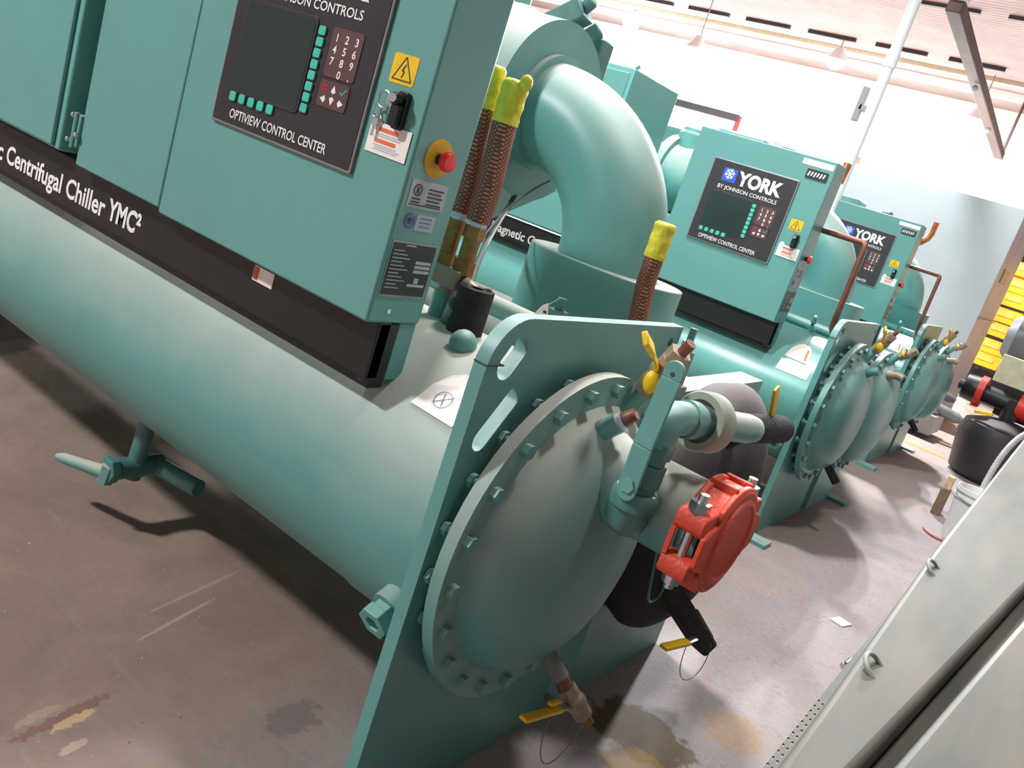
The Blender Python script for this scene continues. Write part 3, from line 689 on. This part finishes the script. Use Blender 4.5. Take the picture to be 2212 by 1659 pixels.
# things on top of the condenser: relief manifold and braided hoses
b = MB().cyl((-1.395, 1.755, 1.07), (-1.395, 1.755, 1.15), .028, seg=20); mf = b.build('relief_stub', 'teal', ch1, 40)
b = MB(); b.box((-1.44, 1.725, 1.165), (-1.345, 1.785, 1.215)); b.cyl((-1.39, 1.755, 1.14), (-1.39, 1.755, 1.175), .024, seg=20); b.cyl((-1.345, 1.755, 1.19), (-1.30, 1.76, 1.18), .020, .014, seg=20); b.bar((-1.31, 1.755, 1.185), (-1.26, 1.76, 1.20), .012, .012)
b.build('changeover_valve', 'bronze', mf, 40, .004)
for hx, nm in ((-1.425, 1), (-1.36, 2)):
    b = MB(); b.hexp((hx, 1.755, 1.21), (hx, 1.755, 1.245), .028); b.cyl((hx, 1.755, 1.245), (hx, 1.755, 1.30), .022, seg=20); b.hexp((hx, 1.755, 1.30), (hx, 1.755, 1.335), .028); b.build('relief_valve', 'brass', mf, 40)
    MB().cyl((hx, 1.755, 1.333), (hx, 1.755, 1.350), .0265, seg=20).build('thread_tape', 'ptfe', mf)
    rr = .0235 if nm == 1 else .031
    top = 1.62 if nm == 1 else 1.60
    x1 = hx+(-.015 if nm == 1 else -.01)
    MB().tube([(hx, 1.755, 1.345), (hx+.004, 1.755, 1.42), (x1+.006, 1.755, 1.52), (x1, 1.755, top)], rr, 24).build('braided_hose', 'braid', mf)
    n = 14; pts = [(x1, 1.755, top-.012+.105*i/n) for i in range(n+1)]
    MB().tube(pts, rr, 20, True, [rr*(1.07+.04*math.sin(i*1.3)+.02*math.cos(i*3)-(.25 if i == n else 0)) for i in range(n+1)]).build('tape_wrap', 'tape', mf, 80)
MB().ball((-1.335, 1.745, 1.690), .016, 12, 1.3).build('tape_tail', 'tape', mf)
b = MB().cyl((-1.245, 2.50, 1.1), (-1.235, 2.45, 1.20), .025); hs = b.build('relief_stub', 'teal', ch1, 40)
MB().tube([(-1.105, 2.285, 1.05), (-1.107, 2.28, 1.18), (-1.125, 2.28, 1.30), (-1.128, 2.28, 1.385)], .028, 24).build('braided_hose', 'braid', hs)
MB().tube([(-1.128, 2.28, 1.375+.008*i) for i in range(14)], .028, 20, True, [.030*(1.04+.035*math.sin(i*1.2)-(.25 if i == 13 else 0)) for i in range(14)]).build('tape_wrap', 'tape', hs, 80)
# foam stub and ball knob
b = MB().pipe((-1.285, 1.735, 1.07), (-1.285, 1.735, 1.195), .046, .016, 32).build('foam_sleeve', 'foam', ch1, 40)
MB().ball((-1.21, 1.645, 1.078), .034, 28).build('ball_cap', 'teal', ch1, 60)
MB().cyl((-1.345, 1.75, 1.07), (-1.31, 1.72, 1.14), .03, seg=20).build('side_stub', 'teal_dark', ch1, 40)
# service valve behind the end plate
b = MB(); b.bar((-.905, 2.20, 1.055), (-.905, 2.20, 1.09), .06, .06, Y); b.bar((-.905, 2.20, 1.085), (-.905, 2.20, 1.185), .042, .034, Y); sv = b.build('service_valve', 'oldgrey', ch1, 40, .004)
MB().cyl((-.905, 2.183, 1.14), (-.905, 2.179, 1.14), .010, seg=16).build('port_plug', 'ink', sv)
MB().cyl((-.905, 2.20, 1.183), (-.905, 2.20, 1.208), .018, seg=16).build('stem_foil', 'foil', sv, 40)
MB().cyl((-.905, 2.20, 1.205), (-.905, 2.20, 1.246), .010, seg=14).build('valve_stem', 'teal', sv)
# cables
MB().tube(bez((-1.80, 2.48, 1.40), (-1.70, 2.3, 1.30), (-1.55, 2.05, 1.26), (-1.36, 1.80, 1.16), 20), .009, 12).build('flexible_conduit', 'cable', ch1)
MB().tube(bez((-1.63, 2.40, 1.48), (-1.70, 2.3, 1.38), (-1.60, 2.1, 1.26), (-1.40, 1.80, 1.20), 20), .0035, 8).build('thin_cable', 'cable', ch1)

# ---- the two machines behind
ch2, P2 = make_chiller(2)
dome_vents(ch2, 2.44, False)
MB().tube([(-1.248, 1.519, 1.640), (-1.0, 1.43, 1.640), (-.987, 1.425, 1.632), (-.983, 1.423, 1.62), (-.98, 1.43, 1.26), (-.985, 1.45, 1.21), (-1.0, 1.52, 1.17), (-1.01, 1.66, 1.12), (-1.01, 1.72, 1.06)], .0155, 16).build('copper_pipe', 'copper', ch2)
b = MB(); b.cyl((-1.62, 1.60, 1.976), (-1.62, 1.60, 2.0), .04); b.build('cable_gland', 'grey_pipe', ch2)
tag(ch2, 'middle teal chiller, second from the camera, with its display panel in full view', 'chiller', 'teal chillers standing in a row')
ch2.location = (-.258, 3.314, 0)
def copy_tree(o, parent=None):
    c = o.copy(); col.objects.link(c)
    if parent: c.parent = parent
    for k in list(o.children): copy_tree(k, c)
    return c
ch3 = copy_tree(ch2)
ch3.location = (-.42, 6.398, 0)
MB().tube([(-1.30, 1.54, 1.82), (-1.265, 1.59, 1.852), (-1.228, 1.60, 1.895), (-1.213, 1.60, 1.945), (-1.212, 1.60, 2.04)], .024, 18).build('copper_stub', 'copper_bright', ch3)
MB().cyl((-1.275, 1.56, 1.90), (-1.272, 1.57, 2.005), .022, seg=18).build('copper_stub', 'copper_bright', ch2)
ch3['label'] = 'farthest teal chiller, in front of the tall white box'
# white adhesive strip only on the middle machine
def on_shell(name, m, ch, x0, x1, a0, a1, label=None, r=CR+.0055, thick=.0012, skew=0):
    lo, hi = [], []; n = 8; vs = []; fs = []
    for i in range(n+1):
        a = math.radians(a0+(a1-a0)*i/n); k = skew*(i/n)
        for R in (r, r+thick):
            for x in (x0+k, x1+k): vs.append((x, CY+R*math.cos(a), CZ+R*math.sin(a)))
    for i in range(n):
        o = 4*i; fs += [(o+2, o+3, o+7, o+6), (o, o+4, o+5, o+1), (o, o+2, o+6, o+4), (o+1, o+5, o+7, o+3)]
    fs += [(0, 1, 3, 2), (4*n, 4*n+2, 4*n+3, 4*n+1)]
    o = MB().add(vs, fs).build(name, m, ch, 30)
    return o
on_shell('shell_label', 'white_paint', ch2, -1.172, -.995, 143.8, 154.8)

# ---- paper tags that hang on the machines (things of their own)
def shell_tag(ch_loc, label, group, n):
    o = empty('paper_tag', ch_loc, label, 'tag', group)
    vs = [(-1.168, 141), (-1.040, 141.5), (-1.045, 131), (-1.062, 124.5), (-1.085, 121), (-1.115, 120.5), (-1.14, 124), (-1.158, 131)]
    def pt(x, a, r): return (x, CY+r*math.cos(math.radians(a)), CZ+r*math.sin(math.radians(a)))
    lo = [pt(x, a, CR+.0065) for x, a in vs]; hi = [pt(x, a, CR+.008) for x, a in vs]
    MB().hexa(lo, hi).build('card', 'paper', o, 0)
    MB().tube([pt(-1.1, 121.5, CR+.009), pt(-1.1, 112, CR+.05), pt(-1.1, 106, CR+.06)], .0015, 6).build('tie', 'wire', o)
    if n == 1:
        b = MB()
        c = [pt(-1.105+.022*math.cos(t), 134.5+3.4*math.sin(t), CR+.0085) for t in [2*PI*i/24 for i in range(25)]]
        b.tube(c, .0007, 5, False); b.tube([pt(-1.125, 137, CR+.0085), pt(-1.085, 132, CR+.0085)], .0008, 5); b.tube([pt(-1.112, 132, CR+.0085), pt(-1.098, 137, CR+.0085)], .0008, 5)
        b.build('handwriting', 'ink', o)
    else:
        b = MB(); lo = [pt(x, a, CR+.008) for x, a in ((-1.064, 138.5), (-1.052, 138.5), (-1.066, 127), (-1.078, 127))]; hi = [pt(x, a, CR+.009) for x, a in ((-1.064, 138.5), (-1.052, 138.5), (-1.066, 127), (-1.078, 127))]
        b.hexa(lo, hi).build('orange_stripe', 'orange_print', o, 0)
    return o
shell_tag((0, 0, 0), 'white paper tag with a circled scribble behind the nearest end plate', 'paper tags on the shells', 1)
shell_tag(tuple(ch2.location), 'white tag with an orange stripe above the blank strip, middle chiller', 'paper tags on the shells', 2)
shell_tag(tuple(ch3.location), 'white tag with an orange stripe lying on the farthest chiller', 'paper tags on the shells', 3)
o = empty('paper_tag', (0, 0, 0), 'white tag whose tip sticks up behind the top of the nearest end plate', 'tag', 'paper tags on the shells')
MB().hexa([(-1.265, 1.96, 1.12), (-1.17, 1.94, 1.08), (-1.178, 1.90, 1.203), (-1.20, 1.91, 1.19)], [(-1.265, 1.962, 1.121), (-1.17, 1.942, 1.081), (-1.178, 1.902, 1.204), (-1.20, 1.912, 1.191)]).build('card', 'paper', o, 0)
b = MB()
for k in range(3): b.box((-1.19, 1.908+.0, 1.15+.012*k), (-1.18, 1.9085, 1.156+.012*k))
b.build('tag_print', 'ink', o)
MB().tube([(-1.19, 1.91, 1.19), (-1.21, 2.0, 1.21), (-1.22, 2.08, 1.15)], .0015, 6).build('tie', 'wire', o)
def hang_card(loc, label, near):
    o = empty('caution_card', loc, label, 'tag', 'caution cards by the latches')
    F = 1.3445
    MB().prism([(-1.383, 1.443), (-1.264, 1.443), (-1.264, 1.506), (-1.352, 1.506), (-1.362, 1.52), (-1.375, 1.52), (-1.383, 1.505)], (0, F, 0), X, Z, .001).build('card', 'paper', o, 0)
    b = MB()
    for z in (1.493, 1.470): b.box((-1.356, F-.0016, z-.004), (-1.300, F-.001, z+.004))
    b.build('orange_bars', 'orange_print', o, 0)
    b = MB()
    for k, z in enumerate((1.484, 1.4795, 1.461, 1.4565, 1.452)): b.box((-1.362+.004*(k % 2), F-.0014, z-.0012), (-1.284-.006*(k % 3), F-.001, z+.0012))
    b.build('card_print', 'label_grey', o, 0)
    if near:
        b = MB(); t = [(-1.349+.017*math.cos(a), F-.016, 1.552+.017*math.sin(a)) for a in [2*PI*i/24 for i in range(25)]]; b.tube(t, .0022, 8, False)
        t = [(-1.366+.010*math.cos(a), F-.012, 1.527+.014*math.sin(a)) for a in [2*PI*i/20 for i in range(21)]]; b.tube(t, .002, 8, False)
        b.build('key_ring', 'steel', o)
        b = MB(); b.prism(rrect(-1.375, 1.496, -1.357, 1.520, .006), (0, F-.008, 0), X, Z, .002); b.box((-1.369, F-.010, 1.475), (-1.363, F-.008, 1.498)); b.build('key', 'steel', o, 30)
        b = MB(); b.prism(rrect(-1.342, 1.541, -1.320, 1.565, .008), (0, F-.014, 0), X, Z, .003); b.box((-1.322, F-.026, 1.557), (-1.308, F-.010, 1.563)); b.build('key', 'steel', o, 30)
    return o
hang_card((0, 0, 0), 'orange-barred caution card hanging from the keys on the nearest chiller', True)
hang_card(tuple(ch2.location), 'orange-barred caution card under the black latch of the middle chiller', False)
hang_card(tuple(ch3.location), 'orange-barred caution card under the black latch of the farthest chiller', False)

# ------------------------------------------------------------------ grey enclosure in the right foreground
zt = .90
left = [(-.130, .80), (-.140, 1.156), (-.147, 1.407), (-.189, 2.53), (-.272, 5.90)]
right = [(.275, 5.90), (.031, 2.60), (-.062, 1.25), (-.094, .80)]
b = MB(); pl = left+right
b.hexa([(x, y, 0) for x, y in pl[::-1]], [(x, y, zt) for x, y in pl[::-1]])
en = b.build('steel_enclosure', 'enclosure', None, 30, .012, 3)
tag(en, 'long dusty grey steel enclosure with two loop handles, right foreground', 'enclosure')
def loop(px, py, s, a):
    b = MB(); d = V((math.cos(a), math.sin(a), 0)); c = V((px+.036, py, zt-.002)); up = V((-.8, -.05, .6))
    pts = [c-d*s, c-d*s+up*.012]+[c-d*s*math.cos(t)+up*(.012+.020*math.sin(t)) for t in [PI*i/10 for i in range(1, 10)]]+[c+d*s+up*.012, c+d*s]
    b.tube(pts, .0045, 12); return b
loop(-.152, 1.60, .034, 1.6).build('loop_handle', 'oldgrey', en)
loop(-.186, 2.36, .040, 1.6).build('loop_handle', 'oldgrey', en)
fl = plate('slotted_flange', 'enclosure', [(-.135, .80), (-.150, 1.45), (-.175, 2.6), (-.200, 2.6), (-.182, 1.65), (-.172, 1.2), (-.166, .80)], [slot(-.146-.0085*r-.022*(.9+.026*k-.8)*.9, .9+.026*k+.004*r, .008, .0017, 1.62) for k in range(27) for r in range(3)], (0, 0, .80), X, Y, .003, en)
# second panel beyond the groove
b = MB(); pl2 = [(.300, 5.90), (.056, 2.387), (-.030, 1.292), (-.062, .80), (.9, .80), (1.3, 5.90)]
b.hexa([(x, y, 0) for x, y in pl2], [(x, y, .885) for x, y in pl2])
tag(b.build('steel_enclosure', 'enclosure', None, 30, .012, 3), 'wide plain grey steel enclosure in the bottom right corner, no handles', 'enclosure')
b = MB(); pl3 = [(.274, 5.88), (.033, 2.60), (-.060, 1.25), (-.092, .82), (-.064, .82), (-.032, 1.292), (.054, 2.387), (.298, 5.88)]
b.hexa([(x, y, 0) for x, y in pl3[::-1]], [(x, y, .845) for x, y in pl3[::-1]])
tag(b.build('filler_strip', 'enclosure', None, 0), 'narrow sunken grey strip in the groove between the two enclosures', 'filler strip')

# ------------------------------------------------------------------ litter on the floor
o = MB().hexa([(-.566, 4.10, .001), (-.502, 4.085, .001), (-.478, 4.165, .001), (-.545, 4.185, .001)], [(-.566, 4.10, .004), (-.502, 4.085, .006), (-.478, 4.165, .007), (-.545, 4.185, .004)]).build('paper_slip', 'paper', None, 0)
tag(o, 'white slip of paper lying on the aisle floor', 'paper')
o = MB().hexp((-.383, 3.70, .0), (-.383, 3.70, .018), .022); o.cyl((-.383, 3.70, .018), (-.375, 3.72, .035), .01, seg=12)
tag(o.build('loose_nut', 'steel', None, 40), 'small shiny metal nut on the floor beside the grey enclosure', 'nut')
# ------------------------------------------------------------------ bucket corner
bk = empty('bucket', (-.385, 6.62, 0), 'white plastic bucket with a grey hose in it, behind the enclosure', 'bucket')
MB().lathe((0, 0, 0), Z, [(0, 0), (0, .118), (.30, .145), (.30, .156), (.315, .156), (.315, .148), (.345, .15), (.345, .158), (.36, .158), (.36, .153), (.375, .154), (.375, .146), (.01, .112), (.01, 0)], 48).build('pail', 'bucket', bk, 35)
MB().tube([(.155*math.cos(a), .155*math.sin(a), .345-.05*abs(math.sin(a))) for a in [PI+PI*i/20 for i in range(21)]], .003, 8).build('bail', 'steel', bk)
hp = bez((-.37, 6.64, .02), (-.45, 6.9, .55), (-.42, 7.3, .95), (-.12, 7.4, .80), 90)
tag(MB().tube(hp, .02, 14, True, [.019+.003*(i % 2) for i in range(91)]).build('corrugated_hose', 'hose', None, 60), 'grey corrugated hose rising out of the front bucket', 'hose')
b2 = empty('bucket', (-.26, 7.05, 0), 'second white bucket, only its rim shows behind the first', 'bucket')
MB().lathe((0, 0, 0), Z, [(0, 0), (0, .118), (.30, .145), (.30, .156), (.315, .156), (.315, .148), (.36, .15), (.375, .154), (.375, .146), (.01, .112), (.01, 0)], 40).build('pail', 'bucket', b2, 35)
o = MB().box((-.655, 7.11, .201), (-.61, 7.20, .30)).build('wooden_block', 'wood', None, 30, .004)
o.parent = None; tag(o, 'pale wooden block on top of the brown block beside the bucket', 'wood')
o = MB().box((-.665, 7.09, .0), (-.605, 7.22, .20)).build('wooden_block', 'brown_wood', None, 30, .004)
tag(o, 'brown wooden block standing on the floor left of the bucket', 'wood')
tag(MB().tube(bez((-.60, 6.52, .010), (-.56, 6.42, .010), (-.50, 6.40, .010), (-.46, 6.42, .010), 14), .010, 10).build('pink_cord', 'pink', None), 'short pink cord end on the floor at the foot of the bucket', 'cord')
# pump unit on a dark tank behind the bucket
pm = empty('pump_unit', (-.58, 9.35, 0), 'dark tank with a red and black pump and beige plate, right edge of view', 'pump')
MB().lathe((0, 0, 0), Z, [(0, 0), (0, .29), (.04, .34), (.40, .40), (.52, .37), (.58, .22), (.60, .10), (.60, 0)], 48).build('tank', 'tank', pm, 40)
MB().bar((-.30, -.20, .60), (-.15, -.28, .64), .035, .03).build('lever_grip', 'yellow', pm, 30, .005)
MB().cyl((-.05, 0, .56), (-.05, 0, .72), .07).build('riser', 'black_metal', pm)
b = MB().lathe((-.55, .05, .77), X, [(0, 0), (0, .05), (.05, .05), (.05, .12), (.17, .13), (.17, 0)], 28); b.cyl((-.38, .05, .77), (.35, .05, .74), .085); b.box((-.1, -.05, .70), (.25, .15, .80))
b.build('pump_body', 'black_metal', pm, 40)
b = MB().lathe((-.38, .05, .77), X, [(0, 0), (0, .15), (.06, .15), (.06, 0)], 28); b.box((-.385, -.02, .62), (-.325, .12, .72))
b.build('red_coupling', 'machine_red', pm, 40)
MB().lathe((-.02, .05, .76), X, [(0, 0), (0, .12), (.14, .12), (.14, 0)], 28).build('red_coupling', 'machine_red', pm, 40)
MB().box((-.29, -.16, .92), (.50, -.12, 1.18)).build('mounting_plate', 'beige', pm, 30, .006)
b = MB().cyl((-.30, .35, 1.33), (.55, .35, 1.33), .25, seg=48); b.lathe((-.38, .35, 1.33), X, [(0, 0), (0, .17), (.08, .25), (.08, 0)], 40)
b.build('upper_tank', 'tank_grey', pm, 40)
MB().box((-.2, .2, .60), (.5, .5, 1.14)).build('cradle', 'rack', pm)
# ------------------------------------------------------------------ tall white box behind the last machine
wb = empty('white_box', (-3.3, 12.2, 0), 'tall white panelled box with a galvanised side, behind the farthest chiller', 'box')
MB().box((-1.75, -.72, .03), (1.79, .74, 2.64)).build('casing', 'galv', wb, 30, .01)
MB().box((-1.77, -.74, .02), (1.80, -.72, 2.655)).build('front_panel', 'box_white', wb, 30, .004)
MB().box((1.791, -.30, 1.83), (1.80, .20, 2.0)).build('side_vent', 'tank_grey', wb)
MB().cyl((-.35, -.3, 2.64), (-.35, -.3, 2.78), .05).build('pipe_stub', 'copper', wb)
MB().bar((1.796, -.7, 1.36), (1.796, .70, 1.36), .02, .06, X).build('side_rail', 'galv', wb)
# loose gear at the foot of the box
o = empty('equipment_skid', (-1.55, 10.6, 0), 'low grey skid with capped pipe ends beside the farthest chiller', 'skid')
MB().box((-.30, -.30, .05), (.25, .30, .27)).build('skid_base', 'galv', o, 30, .01)
for (px, py, pz, l, r) in ((.05, -.05, .36, .36, .06), (.0, .14, .50, .24, .05), (-.05, -.18, .32, .22, .05)):
    MB().lathe((px, py, pz), (1, .1, -.15), [(0, 0), (0, r), (l, r), (l+.06, r*.5), (l+.06, 0)], 24).build('capped_pipe', 'tank_grey' if r < .055 else 'grey_pipe', o, 40)
MB().box((-.25, -.2, .27), (.02, .25, .56)).build('skid_stand', 'rack', o, 30, .01)
MB().bar((-.42, -.25, .02), (-.12, .22, .02), .10, .04).build('skid_runner', 'rack', o)
tag(MB().box((-1.40, 9.64, .0), (-.80, 9.68, .004)).build('floor_stripe', 'yellow', None, 0), 'thin yellow painted stripe on the floor beside the farthest chiller', 'floor marking', None, None)
# ------------------------------------------------------------------ racking with yellow bins
rk = empty('shelving_rack', (-1.0, 16.2, 0), 'dark storage rack holding yellow bins, far right', 'rack')
b = MB()
for x in (-1.0, 1.6):
    for y in (-.35, .35): MB().box((x-.05, y-.05, 0), (x+.05, y+.05, 2.9)).build('upright', 'rack', rk)
for z in (.62, 1.12, 1.62, 2.10): MB().box((-1.0, -.4, z-.035), (1.6, .4, z)).build('shelf', 'rack' if z != 2.10 else 'orange', rk)
tag(MB().box((-2.0, 16.75, 0), (.8, 16.8, 2.9)).build('backdrop', 'rack', None), 'dark board added to darken the gaps between the yellow bins', 'backdrop')  # added sheet, keeps the gaps between bins dark against the bright wall
for iz, z in enumerate((.62, .84, 1.12, 1.35, 1.62, 1.84, 2.10)):
    for ix in range(5):
        x = -.93+.50*ix
        if iz in (1, 3, 5) and ix == 4: continue
        h = .215 if iz % 2 == 0 else .228
        nm = ['bottom shelf', 'bottom shelf', 'second shelf', 'second shelf', 'third shelf', 'third shelf', 'top shelf'][iz]
        tier = 'upper' if iz in (1, 3, 5) else 'lower'
        o = empty('storage_bin', (-1.0+x+.22, 15.98, z+.001), 'yellow bin, %s of the rack, %s, %s from the left' % (nm, 'upper tier' if tier == 'upper' else 'lower tier', ('first', 'second', 'third', 'fourth', 'fifth')[ix]), 'bin', 'yellow bins on the rack')
        bb = MB(); bb.hexa([(-.21, -.22, 0), (.21, -.22, 0), (.21, .22, 0), (-.21, .22, 0)], [(-.23, -.24, h), (.23, -.24, h), (.23, .24, h), (-.23, .24, h)])
        pb = bb.build('tub', 'bin', o, 30, .008)
        MB().box((-.12, -.242, h*.45), (.12, -.236, h*.85)).build('bin_label', 'bin_label', o)
# ------------------------------------------------------------------ white column, slanting brace
cl = empty('steel_column', (-2.42, 7.75, 0), 'round white steel column beside the middle chiller', 'column')
MB().cyl((0, 0, 0), (0, 0, 6.0), .045, seg=24).build('shaft', 'white_paint', cl)
MB().cyl((0, 0, 3.08), (0, 0, 3.2), .052, seg=24).build('sleeve', 'white_paint', cl)
MB().box((-.12, -.06, 0), (.12, .12, .015)).build('base_plate', 'white_paint', cl)
b = MB(); b.bar((-.10, 0, 2.62), (-.10, 0, 2.90), .05, .05, Y); b.bar((-.10, 0, 2.74), (.0, 0, 2.72), .05, .05); b.build('pipe_clamp', 'galv', cl, 30, .005)
br = empty('ceiling_brace', (0, 0, 0), 'dark brown steel brace hanging from the ceiling, upper right', 'beam')
MB().bar((-2.183, 8.0, 3.70), (-2.70, 15.4, 3.70), .125, .11).build('brace_bar', 'dark_brown', br, 30, .01)
b = MB(); b.cyl((-2.183, 8.02, 3.72), (-2.183, 8.02, 5.97), .02, seg=12); b.box((-2.27, 7.94, 3.74), (-2.10, 8.06, 3.84)); b.build('hanger', 'white_paint', br, 30, .005)
MB().cyl((-2.61, 15.0, 3.70), (-2.61, 15.0, 5.97), .02, seg=12).build('hanger', 'dark_brown', br)
for t in (.35, .66): MB().ball((-2.183-.437*t, 8+7.1*t, 3.62-.06*t), .035, 12).build('bolt_head', 'label_grey', br)
# ------------------------------------------------------------------ hall
BX0, BX1, BY0, BY1, HZ = -24., 9., -9., 24.4, 6.0
struct('floor', MB().box((BX0, BY0, -.2), (BX1, BY1, 0)), 'floor', smooth=0)
struct('ceiling', MB().box((BX0, BY0, HZ), (BX1, BY1, HZ+.2)), 'deck', smooth=0)
struct('wall_back', MB().box((BX0, BY1, 0), (BX1, BY1+.2, HZ)), 'white_wall', smooth=0)
struct('wall_front', MB().box((BX0, BY0-.2, 0), (BX1, BY0, HZ)), 'white_wall', smooth=0)
struct('wall_left', MB().box((BX0-.2, BY0, 0), (BX0, BY1, HZ)), 'white_wall', smooth=0)
struct('wall_right', MB().box((BX1, BY0, 0), (BX1+.2, BY1, HZ)), 'white_wall', smooth=0)
n = 0
for yy, zz, hh, mm in ((12.0, 5.96, .05, 'rack'), (16.6, 5.95, .06, 'rack'), (20.2, 5.9, .08, 'rack'), (22.4, 5.82, .16, 'white_paint'), (21.3, 5.9, .08, 'beige')):
    n += 1
    b = MB(); x = BX0+.2
    if mm == 'rack':
        while x < BX1-1.4: b.box((x, yy-.04, HZ-hh), (x+1.1, yy+.04, HZ-.001)); x += 1.55
    else: b.box((BX0, yy-.08, HZ-hh), (BX1, yy+.08, HZ-.001))
    struct('trim_%d' % n, b, mm, smooth=0)
# panelled openings of the back wall
for i, (x0, x1, z1) in enumerate(((-14.6, -9.4, 4.5), (-9.0, -4.4, 4.3), (-20.5, -15.6, 4.4))):
    struct('door_%d' % (i+1), MB().box((x0, BY1-.08, 0), (x1, BY1-.001, z1)), 'white_paint', bevel=.02)
# horizontal white duct before the back wall
dk = empty('air_duct', (0, 0, 0), 'long white air duct running below the ceiling at the back', 'duct')
MB().cyl((-23.9, 19.5, 4.55), (-12.2, 19.5, 4.05), .35, seg=32).build('duct_body', 'white_paint', dk)
for x in (-22, -18, -14): MB().cyl((x, 19.5, 4.4), (x, 19.5, 5.98), .02, seg=10).build('hanger', 'galv', dk)
# far racking glimpsed between the machines
fr = empty('pallet_rack', (-8.6, 15.5, 0), 'dark rack with red uprights glimpsed behind the middle chiller', 'rack')
for x in (-1.6, 0, 1.6): MB().box((x-.05, -.05, 0), (x+.05, .05, 3.3)).build('upright', 'machine_red', fr)
for z in (.4, 1.6, 2.7, 3.2): MB().box((-1.6, -.06, z), (1.6, .06, z+.12)).build('shelf_beam', 'rack', fr)
for x, z, m in ((-1.2, 1.72, 'dark_brown'), (-.3, 1.72, 'rack'), (.9, 1.72, 'dark_brown'), (-.9, .52, 'rack'), (.8, .52, 'dark_brown')):
    MB().box((x-.35, -.3, z), (x+.35, .3, z+.7)).build('load', m, fr)
# ------------------------------------------------------------------ lamps
def lamp(x, y, z, power, label, size=.34, vis=True):
    o = empty('high_bay_lamp', (x, y, z), label, 'lamp', 'high bay lamps under the ceiling')
    MB().lathe((0, 0, 0), Z, [(0, .24), (.02, .25), (.22, .12), (.30, .09), (.30, 0)], 32).build('reflector', 'white_paint', o, 40)
    MB().lathe((0, 0, 0), Z, [(-.20, 0), (-.17, .12), (-.08, .20), (.012, .235), (.012, 0)], 32).build('lens', 'lamp', o, 60)
    MB().cyl((0, 0, .30), (0, 0, HZ-z+.02), .012, seg=10).build('stem', 'galv', o)
    ld = bpy.data.lights.new('lamp_light', 'SPOT'); ld.energy = power; ld.shadow_soft_size = .25; ld.spot_size = 2.95 if y > 15 else 2.75; ld.spot_blend = .15 if y > 15 else .35; ld.color = (.97, .99, 1)
    lo = bpy.data.objects.new('lamp_light', ld); col.objects.link(lo); lo.parent = o; lo.location = (0, 0, -.26)
    return o
EXPO = 1.1
lamp(-7.6, 20.6, 5.55, 3600, 'high bay lamp glowing at the top right, left of the white column')
lamp(-13.6, 21.4, 5.55, 3600, 'high bay lamp glowing at the top edge, above the middle chiller')
lamp(-4.4, 21.0, 5.05, 2200, 'high bay lamp beside the lower end of the brown brace')
lamp(-10.2, 19.0, 4.85, 1500, 'smallest and lowest white lamp, between the two glowing lamps at the top')
lamp(-3.0, 11.3, 5.5, 2700, 'high bay lamp above the white box and the farthest chiller')
lamp(-8.0, 11.0, 5.5, 1200, 'high bay lamp above the far left end of the chiller row')
lamp(-4.5, -2.4, 5.5, 700, 'high bay lamp behind the camera on the left')
lamp(-.5, 2.6, 5.5, 110, 'added fill lamp over the head end of the nearest chiller')  # unseen lamp added as fill on the head tops and aisle
lamp(-2.6, 3.5, 5.5, 420, 'added fill lamp over the gap between the nearest and middle chillers')  # unseen lamp added to brighten the middle chiller's shell and front
w = bpy.data.worlds.new('world'); scene.world = w; w.use_nodes = True
w.node_tree.nodes['Background'].inputs[0].default_value = (.9, .95, 1, 1); w.node_tree.nodes['Background'].inputs[1].default_value = .3
# ------------------------------------------------------------------ camera
R = ((0.7594110096326432, 0.5742242463573695, 0.3058781347923394), (0.39238091014737364, -0.029209340226583835, -0.9193389123687989), (-0.518972195594955, 0.818176832560565, -0.24749652696656765))
cd = bpy.data.cameras.new('camera'); cam = bpy.data.objects.new('camera', cd); col.objects.link(cam)
rx, ry, rz = V(R[0]), -V(R[1]), -V(R[2])
cam.matrix_world = Matrix(((rx.x, ry.x, rz.x, 0), (rx.y, ry.y, rz.y, 0), (rx.z, ry.z, rz.z, 1.542), (0, 0, 0, 1)))
cd.sensor_width = 36; cd.lens = 1902.64/2212*36; cd.clip_start = .02; cd.clip_end = 200
scene.camera = cam
scene.view_settings.view_transform = 'Standard'; scene.view_settings.look = 'None'
scene.view_settings.exposure = EXPO; scene.view_settings.gamma = 1; scene.view_settings.use_curve_mapping = False
